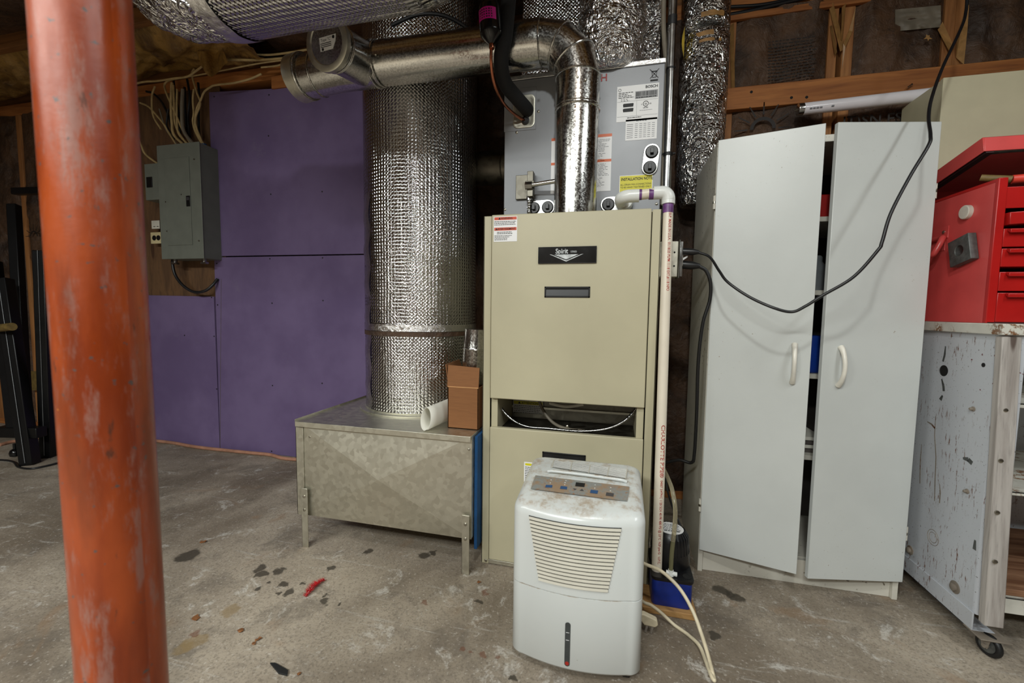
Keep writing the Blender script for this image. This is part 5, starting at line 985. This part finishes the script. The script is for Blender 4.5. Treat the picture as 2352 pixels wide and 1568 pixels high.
def ring(z, ins):
    R_ = []
    for x, y in OL:
        sx = (hw - ins) / hw; sy = (hd - ins) / hd
        X, Y = xc + x * sx, my + (y - my) * sy; R_.append(Vector((X, Y, z if not callable(z) else z(Y)))); 
    return R_
def loft(levels):
    b = MB(); n = len(OL)
    for z, ins in levels: b.v += ring(z, ins)
    for i in range(len(levels) - 1):
        for k in range(n): k2 = (k + 1) % n; b.f.append((i * n + k, i * n + k2, (i + 1) * n + k2, (i + 1) * n + k))
    b.f.append(tuple(reversed(range(n)))); b.f.append(tuple((len(levels) - 1) * n + k for k in range(n))); return b
ZS = 0.222
def zs(Y): return ZS
lv = [(ZS, 0.0), (ZS + 0.001, 0.0)] + [((lambda Y, t=t: ztop(Y) - 0.026 + 0.026 * math.sin(math.radians(90 * t))), 0.026 * (1 - math.cos(math.radians(90 * t)))) for t in (0, 0.2, 0.4, 0.6, 0.8, 1.0)]
up = loft(lv).build('upper_shell', 'dehumidifier_plastic', dh, smooth=50)
loft([(0.018, 0.014), (0.021, 0.006), (0.030, 0.0), (ZS - 0.003, 0.0), (ZS - 0.0022, 0.002)]).build('water_bucket', 'dehumidifier_plastic', dh, smooth=50)
loft([(ZS - 0.004, 0.005), (ZS + 0.002, 0.005)]).build('seam_gap', 'dark_void', dh)
for x, y in ((-0.21, 1.07), (0.05, 1.06), (-0.21, 1.22), (0.05, 1.22)):
    w_ = MB().cyl((x - 0.008, y, 0.0105), (x + 0.008, y, 0.0105), 0.0105, 16).build('caster', 'black_plastic', dh); B(x - 0.010, x + 0.010, y - 0.006, y + 0.006, 0.011, 0.021).build('caster_fork', 'black_plastic', w_)
# louvred grille
gzt, gzb = 0.408, 0.244; NL = 17
def gx(z): t = (gzt - z) / (gzt - gzb); return -0.203 + 0.030 * t, 0.027 - 0.028 * t
bk = MB().grid(24, 8, lambda u, v: ((lambda z: (gx(z)[0] + (gx(z)[1] - gx(z)[0]) * u, fy(gx(z)[0] + (gx(z)[1] - gx(z)[0]) * u) - 0.0008, z))(gzb + (gzt - gzb) * v))).build('grille_void', 'dark_void', up)
for i in range(NL):
    z1_ = gzt - (gzt - gzb) * (i + 0.24) / NL; z0_ = gzt - (gzt - gzb) * (i + 1.0) / NL; b = MB(); n = 20; a0, a1 = gx((z0_ + z1_) / 2)
    for k in range(n + 1):
        x = a0 + (a1 - a0) * k / n; y = fy(x); b.v += [Vector((x, y - 0.0012, z0_)), Vector((x, y - 0.0045, z0_ + 0.0015)), Vector((x, y - 0.0030, z1_)), Vector((x, y - 0.0005, z1_))]
    for k in range(n):
        for j in range(4): j2 = (j + 1) % 4; b.f.append((k * 4 + j, k * 4 + j2, k * 4 + 4 + j2, k * 4 + 4 + j))
    b.f.append((0, 3, 2, 1)); b.f.append((n * 4, n * 4 + 1, n * 4 + 2, n * 4 + 3)); b.build('louver', 'louver_plastic', up, smooth=30)
# control panel: pixel -> point on the sloping top
def ontop(px, py, lift=0.0):
    d = ray(px, py); t = 1.0
    for _ in range(40):
        p = CAM + d * t; e = p.z - (ztop(p.y) + lift); t += e / (-d.z) * 0.9
    return CAM + d * t
def patch(q, name, m, lift=0.0008, n=8, parent=None):
    P = [ontop(*c, lift) for c in q]
    def fn(u, v):
        a = P[0].lerp(P[1], u); c = P[3].lerp(P[2], u); p = a.lerp(c, v); return (p.x, p.y, ztop(p.y) + lift)
    return MB().grid(n, n, fn).build(name, m, parent or up, smooth=60)
cp = patch([(1230, 1091), (1446, 1117), (1441, 1151), (1219, 1122)], 'control_panel', 'panel_film')
patch([(1323, 1107), (1344, 1109.5), (1342, 1118), (1321, 1116)], 'display', 'dark_void', 0.0014, 2, cp)
for q, m in (([(1254, 1113), (1269, 1113.5), (1268, 1119.5), (1252, 1118.5)], 'blue_button'), ([(1288, 1115.5), (1303, 1117), (1302, 1123.5), (1286, 1122)], 'blue_button'), ([(1357, 1124), (1374, 1126), (1372, 1133.5), (1355, 1131.5)], 'blue_button'), ([(1393, 1130), (1410, 1132.5), (1409, 1140), (1391, 1137.5)], 'grey_button')):
    patch(q, 'button', m, 0.0016, 2, cp)
for a, c, e in (((1316, 1121), (1325, 1122), (1320, 1125)), ((1331, 1126), (1341, 1127), (1337, 1122))):
    MB().poly([ontop(*q_, 0.0016) for q_ in (a, c, e)]).build('arrow_key', 'grey_button', cp, smooth=0)
for px, py in ((1266, 1102), (1264, 1109), (1300, 1103.5), (1298, 1108.5), (1297, 1113), (1367, 1113.5), (1366, 1121), (1403, 1119.5), (1402, 1127)):
    p = ontop(px, py, 0.0008); MB().lathe(p, (0, 0, 1), [(0.0016, 0), (0.0016, 0.0008)], 8).build('indicator', 'led_white', cp)
vg = patch([(1272, 1057), (1441, 1077), (1437, 1098), (1268, 1072)], 'top_vent', 'led_white', 0.001)
b = MB()
for i in range(9):
    t0 = (i + 0.5) / 9; A = ontop(1272 - 4 * t0, 1057 + 15 * t0, 0.0018); C_ = ontop(1441 - 4 * t0, 1077 + 21 * t0, 0.0018); b.cyl(A, C_, 0.0004, 5)
b.build('vent_slots', 'grey_print', vg)
for px in (1272, 1314, 1356, 1399, 1441):
    A = ontop(px, 1057 + (px - 1272) * 0.118, 0.002); C_ = ontop(px - 4, 1072 + (px - 1272) * 0.153, 0.002); MB().cyl(A, C_, 0.0012, 6).build('vent_rib', 'louver_plastic', vg)
A = ontop(1258, 1082, 0.0); C_ = ontop(1440, 1106, 0.0); MB().tube(smoothpath([A, A.lerp(C_, 0.1) + Vector((0, 0, 0.003)), A.lerp(C_, 0.5) + Vector((0, 0, 0.004)), A.lerp(C_, 0.9) + Vector((0, 0, 0.003)), C_], 6), 0.0045, 10).build('handle_ridge', 'dehumidifier_plastic', up)
# water level window
wx = -0.0955; b = MB(); P = []
for k in range(13): a = math.pi * k / 12; P.append((wx + 0.0068 * math.cos(a), 0.145 + 0.0068 * math.sin(a)))
for k in range(13): a = math.pi + math.pi * k / 12; P.append((wx + 0.0068 * math.cos(a), 0.042 + 0.0068 * math.sin(a)))
wn = MB().prism([(x, fy(x) - 0.0012, z) for x, z in P], (0, 0.002, 0)).build('level_window', 'smoked_window', dh, 0.0004)
MB().lathe((wx, fy(wx) - 0.0012, 0.0435), (0, -1, 0), [(0.005, 0), (0.005, 0.0006)], 14).build('float_mark', 'red_float', wn)
for z in (0.105, 0.125): B(wx - 0.004, wx + 0.004, fy(wx) - 0.0018, fy(wx) - 0.0011, z, z + 0.0008).build('level_mark', 'label_white', wn)
# its power cord
pcd = dh
s0 = Vector((0.075, 1.26, 0.20))
P = [s0, ony(1482, 1295, 1.26), ony(1520, 1312, 1.235), ony(1560, 1350, 1.21), ony(1590, 1400, 1.18), ony(1610, 1452, 1.15), ony(1625, 1500, 1.135)] + [onz(x, y, 0.0052) for x, y in ((1637, 1545), (1641, 1562), (1634, 1552), (1622, 1520), (1606, 1482), (1580, 1457), (1548, 1434))] + [ony(1520, 1408, 1.285), ony(1496, 1390, 1.28), ony(1478, 1382, 1.28), Vector((0.084, 1.325, 0.045)), Vector((0.05, 1.34, 0.06)), Vector((0.03, 1.322, 0.09))]
MB().tube(smoothpath(P, 10), 0.0048, 12).build('power_cord', 'cord_cream', pcd)
p0 = ony(1472, 1414, 1.225)
MB().tube(smoothpath([Vector((0.04, 1.322, 0.12)), Vector((0.088, 1.30, 0.075)), p0 + Vector((-0.012, 0.03, 0.012)), p0], 6), 0.0048, 10).build('plug_tail', 'cord_cream', pcd)
pl = MB().prism([ony(x, y, 1.218) for x, y in ((1467, 1409), (1467, 1420), (1479, 1436), (1505, 1442), (1512, 1437), (1509, 1425), (1480, 1411))], (0, 0.018, 0)).build('plug', 'cord_cream', pcd, 0.003)
for q in (((1484, 1436), (1489, 1437), (1485, 1452), (1480, 1451)), ((1496, 1439), (1502, 1440), (1498, 1455), (1492, 1454))):
    MB().prism([ony(x, y, 1.225) for x, y in q], (0, 0.0018, 0)).build('prong', 'chrome', pl, smooth=0)

# ================================================================ on top of the return air box
zt2 = rz1 + 0.0046
cbx = thing('cardboard_box', 'open brown cardboard box on the return air box', 'box', (-0.53, 1.5, zt2))
bx0, bx1, by0, by1, bz1 = -0.592, -0.474, 1.43, 1.62, 0.648
B(bx0, bx1, by0, by0 + 0.004, zt2, bz1).box(bx0, bx1, by1 - 0.004, by1, zt2, bz1).box(bx0, bx0 + 0.004, by0, by1, zt2, bz1).box(bx1 - 0.004, bx1, by0, by1, zt2, bz1).box(bx0, bx1, by0, by1, zt2, zt2 + 0.004).build('carton', 'cardboard', cbx, 0.0008)
MB().prism([(bx0 - 0.002, by0, bz1 + 0.001), (bx1, by0, bz1 + 0.001), (bx1, by0 + 0.010, bz1 + 0.072), (bx0 - 0.002, by0 + 0.010, bz1 + 0.078)], (0, 0.004, 0)).build('flap', 'cardboard', cbx, smooth=0)
MB().prism([(bx0 + 0.001, by0 + 0.004, bz1 + 0.001), (bx0 + 0.001, by1 - 0.004, bz1 + 0.001), (bx0 - 0.028, by1 - 0.006, bz1 + 0.078), (bx0 - 0.018, by0 + 0.02, bz1 + 0.078)], (0.003, 0, 0)).build('flap', 'cardboard', cbx, smooth=0)
MB().prism([(bx0, by1 - 0.002, bz1 + 0.001), (bx1, by1 - 0.002, bz1 + 0.001), (bx1 - 0.005, by1 + 0.01, bz1 + 0.08), (bx0 + 0.03, by1 + 0.01, bz1 + 0.09)], (0, 0.003, 0)).build('flap', 'cardboard', cbx, smooth=0)
B(bx0 - 0.0005, bx1, by0 - 0.0008, by0, bz1 - 0.001, bz1 + 0.0015).build('fold_crease', 'cardboard_edge', cbx)
sg = thing('duct_stub', 'short shiny galvanised pipe piece standing in the cardboard box', 'pipe', (-0.53, 1.525, zt2 + 0.005))
sa = Vector((-0.528, 1.520, zt2 + 0.006)); sb_ = Vector((-0.515, 1.525, 0.855)); dd = (sb_ - sa).normalized()
MB().tube([sa, sb_ - dd * 0.075], 0.047, 40).build('pipe_wall', 'galv_shiny', sg); MB().tube([sb_ - dd * 0.075, sb_ - dd * 0.07, sb_], lambda t: 0.047 - 0.004 * t, 40, True).build('crimped_end', 'galv_shiny', sg)
MB().torus(sb_ - dd * 0.075, dd, 0.047, 0.003, 40).build('bead', 'galv_shiny', sg); f_ = Vector((0.35, -0.94, 0)).normalized() * 0.047
MB().cyl(sa + Vector((-0.01, -0.046, 0)), sb_ + Vector((-0.010, -0.043, 0)), 0.0025, 8).build('lock_seam', 'galv_shiny', sg)
# rolled sheet of white paper
pr0 = Vector((-0.655, 1.392, zt2 + 0.040)); pr1 = Vector((-0.60, 1.60, zt2 + 0.055)); ax_ = (pr1 - pr0).normalized(); nx_ = ax_.cross(Vector((0, 0, 1))).normalized(); nz2 = nx_.cross(ax_)
def roll(u, v):
    a = math.radians(-80 - 335 * u); r_ = 0.036 + 0.004 * u; e = 1.35
    c_ = pr0.lerp(pr1, v); p = c_ + nx_ * r_ * 0.62 * math.cos(a) + nz2 * r_ * e * math.sin(a) * 0.78
    p.y -= 0.03 * (1 - v) * (0.5 - 0.5 * math.sin(a)); return p
ob = MB().grid(48, 6, roll).build('rolled_paper', 'paper_white', smooth=80, label='curled white sheet of stiff paper lying against the cardboard box', cat='paper roll')
ob.modifiers.new('thick', 'SOLIDIFY').thickness = 0.0016

# ================================================================ breaker panel and wiring
YP = 2.05
bp_ = thing('breaker_panel', 'grey steel breaker panel with hinged door on plywood', 'breaker panel', (-2.58, 2.11, 1.22))
ex0, ex1, ez0, ez1 = -2.738, -2.418, 1.217, 1.890
B(ex0, ex1, YP + 0.004, 2.183, ez0, ez1).build('enclosure', 'panel_grey', bp_, 0.003); cv = B(ex0 - 0.003, ex1 + 0.003, YP, YP + 0.004, ez0 - 0.003, ez1 + 0.003).build('cover', 'panel_grey', bp_, 0.0015)
a = ony(378, 365, YP); c = ony(443, 562, YP); dd_ = B(a.x, c.x, YP - 0.0035, YP - 0.0005, c.z, a.z).build('panel_door', 'panel_grey', bp_, 0.001)
a = ony(429, 450, YP); c = ony(439, 474, YP); la_ = B(a.x, c.x, YP - 0.006, YP - 0.003, c.z, a.z).build('latch', 'black_plastic', dd_, 0.001); B(a.x + 0.006, c.x - 0.006, YP - 0.008, YP - 0.006, (a.z + c.z) / 2 + 0.004, a.z - 0.008).build('latch_slide', 'grey_button', la_, 0.0008)
for px, py in ((382, 464), (385, 531), (418, 447), (458, 553), (447, 366)): p = ony(px, py, YP); MB().lathe(p, (0, -1, 0), [(0.004, 0), (0.004, 0.005)], 10).build('cover_screw', 'screw', cv)
for x in (-2.66, -2.60, -2.55, -2.46): MB().cyl((x, 2.12, ez1), (x, 2.12, ez1 + 0.018), 0.013, 12).build('cable_clamp', 'blue_fitting' if x in (-2.66, -2.46) else 'steel', bp_)
for x in (-2.70, -2.47): MB().cyl((x, 2.10, ez0 - 0.02), (x, 2.10, ez0), 0.012, 12).box(x - 0.02, x + 0.02, 2.09, 2.11, ez0 - 0.03, ez0 - 0.018).build('cable_clamp', 'steel', bp_)
ds = thing('disconnect_box', 'small grey metal disconnect box beside the breaker panel', 'electrical box', (-2.84, 2.11, 1.55))
a = ony(331, 377, 2.08); c = ony(363, 458, 2.08); B(a.x, ex0 - 0.006, 2.08, 2.183, c.z, a.z).build('enclosure', 'panel_grey', ds, 0.002)
a = ony(337, 407, 2.08); c = ony(351, 430, 2.08); B(a.x, c.x, 2.076, 2.08, c.z, a.z).build('switch', 'black_plastic', ds, 0.001); MB().cyl((-2.83, 2.13, ony(345, 377, 2.08).z), (-2.83, 2.13, ony(345, 377, 2.08).z + 0.02), 0.012, 12).build('cable_clamp', 'steel', ds)
for (pa, pb_), m, lab, hol in ((((349, 507), (368, 525)), 'white_plate', 'pale plastic receptacle plate above the ivory outlet plate', 0), (((347, 534), (371, 559)), 'ivory_plate', 'ivory outlet plate with two black receptacles below the breaker panel edge', 1)):
    a = ony(*pa, 2.14); c = ony(*pb_, 2.14); o = thing('outlet_plate', lab, 'outlet', ((a.x + c.x) / 2, 2.16, c.z)); B(a.x, c.x, 2.136, 2.14, c.z, a.z).build('plate', m, o, 0.001); B(a.x + 0.005, c.x - 0.005, 2.14, 2.183, c.z + 0.005, a.z - 0.005).build('outlet_box', 'galv_dark', o)
    for k in (0.36, 0.78):
        cx_ = a.x + (c.x - a.x) * k; cz_ = (a.z + c.z) / 2
        if hol: MB().lathe((cx_, 2.1365, cz_), (0, -1, 0), [(0.017, 0), (0.016, 0.002)], 20).build('receptacle', 'black_plastic', o)
        else: B(cx_ - 0.008, cx_ + 0.008, 2.1352, 2.1362, cz_ - 0.014, cz_ - 0.010).build('receptacle_slot', 'dark_void', o)
CN = ['cream cable bowed outward to the far edge of the breaker panel bundle','cream cable looping over the bundle into the middle of the breaker panel','thick paired cream cable dropping straight into the breaker panel','thin straight cream cable behind the thick paired cable at the breaker panel','short straight cream cable beside the grey service cable at the breaker panel','cream cable curving off the purple drywall corner into the breaker panel','cream cable lying over the purple drywall top edge','straight cream cable among the right bundle beside the drywall at the breaker panel','cream cable rising from the breaker panel to the hanging insulation','cream cable slanting from behind the column into the breaker panel','thin grey cable slanting into the breaker panel bundle']
def cable(pts, r=0.0055, m='cable_sheath', label='cream electrical cable running into the top of the breaker panel', group='cables into the breaker panel', name='electrical_cable', cat='cable', n=8):
    if label.startswith('cream electrical'): label = CN.pop(0)
    MB().tube(smoothpath(pts, n), r, 8).build(name, m, label=label, cat=cat, group=group)
yw = 2.12
cab = [[(381, 328), (376, 312), (386, 290)], ]
def ct(*q, y=yw): return [ony(a_, b_, y) for a_, b_ in q]
T = lambda x: Vector((x, 2.12, 1.90))
cable(ct((370, 297), (352, 265), (349, 222), (356, 198))); cable([T(-2.55)] + ct((420, 300), (405, 265), (391, 235), (379, 205), (379, 192), (390, 184), (420, 178))); cable([T(-2.60)] + ct((400, 310), (395, 280), (393, 240), (394, 205), (395, 190)), 0.008)
cable([T(-2.58)] + ct((404, 290), (400, 240), (399, 210), (398, 195))); cable([T(-2.565)] + ct((412, 310), (407, 285), (406, 240), (407, 205))); cable([T(-2.46)] + ct((450, 300), (448, 280), (452, 250), (461, 230), (470, 210), (488, 197)))
cable(ct((488, 197), (505, 194), (540, 190), (575, 181), (600, 170), y=2.08)); cable([T(-2.47)] + ct((450, 305), (443, 280), (445, 260), (443, 230), (445, 205)))
cable([T(-2.465)] + ct((452, 295), (449, 270), (460, 238), (452, 212), (443, 182), (441, 168), (446, 158))); cable([T(-2.66)] + ct((388, 305), (380, 290), (360, 265), (341, 245), (322, 236))); cable([T(-2.65)] + ct((383, 300), (372, 270), (366, 250)), 0.004, 'cable_grey')
cable([T(-2.62)] + ct((386, 295), (384, 270), (387, 250)), 0.005, 'cord_black', 'black electrical cable running into the top of the breaker panel'); cable([T(-2.53)] + ct((422, 300), (418, 250), (420, 205)), 0.010, 'cable_grey', 'thick grey service cable dropping into the breaker panel', None)
for q_ in (((399, 320), (388, 270), (372, 235), (352, 215), (336, 210)), ((415, 318), (410, 260), (402, 215), (398, 180)), ((436, 318), (432, 270), (436, 225), (430, 182)), ((458, 318), (456, 270), (458, 225), (455, 190)), ((430, 318), (426, 262), (424, 200))):
    cable(ct(*q_, y=2.155), 0.0065, 'cord_black', 'black electrical cable in the tangle behind the cream cables at the breaker panel', 'black cables behind the breaker panel bundle')
dtop = ony(345, 377, 2.08).z; cable([Vector((-2.83, 2.13, dtop + 0.01))] + ct((335, 355), (325, 335), (318, 320)), 0.006, label='cream cable dropping into the small disconnect box', group=None)
cable(ct((300, 195), (330, 188), (360, 186), (400, 180), (430, 176), (450, 163), (470, 148), y=2.03), label='cream cable strung across the joists above the breaker panel', group=None)
cable(ct((300, 192), (420, 178), (520, 160), (600, 145), (700, 132), y=2.06), 0.004, label='long thin cream cable sagging from the column past the insulation to the flue', group='cables along the wall top'); cable(ct((520, 137), (590, 138), (650, 134), (705, 128), y=2.06), 0.0065, label='thick cream cable stapled along the wall top toward the flue cap', group='cables along the wall top')
cable(ct((570, 125), (620, 126), (670, 120), (705, 114), y=2.06), 0.0055, label='cream cable highest on the wall top under the foil duct', group='cables along the wall top'); cable(ct((600, 155), (640, 150), (665, 138), (705, 136), y=2.08), 0.0045, label='short cream cable dipping across the wood blocking', group='cables along the wall top'); cable(ct((652, 164), (675, 170), (705, 169), y=2.1), 0.006, label='short cream cable peeking out beside the flue draft collar', group=None)
MB().tube(smoothpath([Vector((-2.70, 2.10, ez0 - 0.005)), ony(396, 600, 2.10), ony(402, 630, 2.10), ony(420, 655, 2.10), ony(445, 670, 2.11), ony(470, 668, 2.12), ony(488, 655, 2.14), ony(500, 640, 2.165)], 10), 0.0085, 12).build('service_loop', 'cord_black', label='black cable looping below the breaker panel into the drywall edge', cat='cable')
for q, r_, lb2 in ((((1676, 16), (1740, 12), (1790, 4), (1840, -6)), 0.007, 'thinner black cable high on the top plate beside the foil duct'), (((1676, 34), (1720, 26), (1770, 14), (1820, 2), (1860, -8)), 0.009, 'thicker black cable slanting up across the top plate beside the foil duct')):
    MB().tube(smoothpath([ony(a_, b_, YW - 0.015) for a_, b_ in q], 8), r_, 10).build('black_wall_cable', 'cord_black', label=lb2, cat='cable', group='black cables on the top plate')

# ================================================================ folded black steel frame by the far wall
fr_ = thing('folded_steel_frame', 'folded black square tube steel frame leaning near the insulated wall', 'steel frame', (-3.3, 1.72, 0))
def sq(a, c, w, nm='leg'):
    a, c = Vector(a), Vector(c); d = (c - a).normalized(); nx = d.cross(Vector((0.45, -0.9, 0))).normalized(); ny = d.cross(nx); b = MB()
    P = [a + nx * w * i + ny * w * j for i, j in ((-1, -1), (1, -1), (1, 1), (-1, 1))]; b.prism(P, c - a); o = b.build(nm, 'black_steel', fr_, 0.004); return o
g0 = onz(112, 1049); t0_ = ony(96, 576, g0.y + 0.02); sq(g0, t0_, 0.029)
g1_ = onz(70, 1066); t1_ = ony(8, 640, g1_.y + 0.05); sq(g1_, t1_, 0.032); q1 = ony(60, 985, g1_.y + 0.08); t2_ = ony(32, 470, q1.y + 0.12); sq(q1, t2_, 0.024)
q2 = ony(35, 1000, g1_.y); t3_ = ony(-12, 600, g1_.y + 0.1); sq(q2, t3_, 0.024)
sq(ony(0, 990, g1_.y - 0.02), ony(96, 992, g1_.y + 0.04), 0.03, 'cross_foot'); sq(ony(34, 440, g1_.y + 0.2), ony(98, 438, g1_.y + 0.2), 0.02, 'cross_bar')
c_ = ony(34, 1030, g1_.y - 0.01); MB().lathe(c_ + Vector((0, 0, -0.05)), (0, 0, 1), [(0.004, 0), (0.022, 0.008), (0.026, 0.025), (0.020, 0.042), (0.008, 0.05), (0.008, 0.08)], 20).build('ball_knob', 'black_gloss', fr_)
MB().cyl(ony(-20, 755, g1_.y - 0.02), ony(28, 750, g1_.y - 0.03), 0.022, 14).build('padded_roller', 'hammer_wood', fr_)
for a_, b_ in ((g0 + Vector((0.015, -0.028, 0.02)), t0_ + Vector((0.015, -0.028, 0))), (g1_ + Vector((0.016, -0.031, 0.02)), t1_ + Vector((0.016, -0.031, 0)))): MB().cyl(a_, b_, 0.0016, 6).build('worn_edge', 'edge_bright', fr_)
MB().grid(6, 6, lambda u, v: ony(66 + 24 * u, 852 + 44 * v, YW - 0.045)).build('price_tag', 'hammer_wood', wb)
# hose, cords and litter on the floor
P = [onz(x, y, 0.011) for x, y in ((0, 1021), (40, 1012), (150, 1000), (260, 1002), (345, 1008), (400, 1015), (450, 1026), (520, 1034), (580, 1040), (620, 1044), (650, 1052), (684, 1055))]
for p in P: p.y = min(p.y, YD - 0.014)
MB().tube(smoothpath(P, 8), 0.0105, 12).build('floor_hose', 'hose_pink', label='tan hose lying along the foot of the purple wall', cat='hose')
P = [onz(x, y, 0.006) for x, y in ((-30, 1058), (0, 1056), (30, 1060), (42, 1072), (70, 1076), (105, 1070), (145, 1060), (200, 1045))]
MB().tube(smoothpath(P, 8), 0.0055, 10).build('extension_lead', 'cord_black', label='black cord on the floor in front of the folded steel frame', cat='cord')
ft_ = thing('red_feather', 'small fluffy red feather on the concrete floor', 'feather', onz(718, 1352, 0.001)); r = random.Random(11)
fA, fB = onz(702, 1368, 0.003), onz(748, 1330, 0.006); MB().tube(smoothpath([fA, onz(716, 1350, 0.008), onz(730, 1338, 0.007), fB], 6), 0.0008, 6).build('quill', 'label_white', ft_)
b = MB()
for k in range(420):
    t_ = r.random(); c_ = smoothpath([fA, onz(716, 1350, 0.008), onz(730, 1338, 0.007), fB], 6)[min(18, int(t_ * 18))]; l = 0.018 * (0.4 + 0.6 * math.sin(math.pi * min(1, 0.15 + t_ * 0.8))); a = r.uniform(0, 6.28)
    d = Vector((math.cos(a) * l, math.sin(a) * l * 0.7, r.uniform(0.0, 0.010))); n_ = Vector((-d.y, d.x, 0)).normalized() * 0.0009; b.poly([c_ - n_, c_ + n_, c_ + d])
b.build('barbs', 'feather_red', ft_, smooth=0, kind='stuff')
q = [onz(x, y, 0.001) for x, y in ((620, 1524), (632, 1524), (662, 1541), (660, 1553), (640, 1548))]
MB().prism([p + Vector((0, 0, 0.004)) for p in q], (0, 0, -0.004)).build('rubber_strip', 'rubber_strip', bevel=0.0006, label='small black rubber strip lying on the floor', cat='rubber strip')
for k, (px, py, s_, lt) in enumerate(((553, 1448, 7, 'curled dry leaf scrap alone between the column and the red feather'), (594, 1468, 7, 'larger of two dry leaf scraps lying side by side on the floor'), (583, 1478, 5, 'smaller of two dry leaf scraps lying side by side on the floor'), (688, 1547, 5, 'tiny dry leaf scrap beside the black rubber strip'), (450, 1420, 10, 'flat dry leaf scrap on the floor beside the red column foot'), (466, 1245, 6, 'dry leaf scrap near the hose side of the red column'), (1100, 1337, 6, 'tiny dry leaf scrap in front of the return box leg by the furnace'))):
    c_ = onz(px, py, 0.001); rr = s_ * c_.length / F_PX; rn = random.Random(k); P = []
    for i in range(9):
        a = 2 * math.pi * i / 9; q_ = rr * rn.uniform(0.45, 1.1); P.append(c_ + Vector((math.cos(a) * q_, math.sin(a) * q_, rn.uniform(0.0, 0.003))))
    MB().prism(P, (0, 0, 0.0008)).build('leaf_scrap', 'leaf', smooth=0, label=lt, cat='leaf', group='dry leaf scraps on the floor')
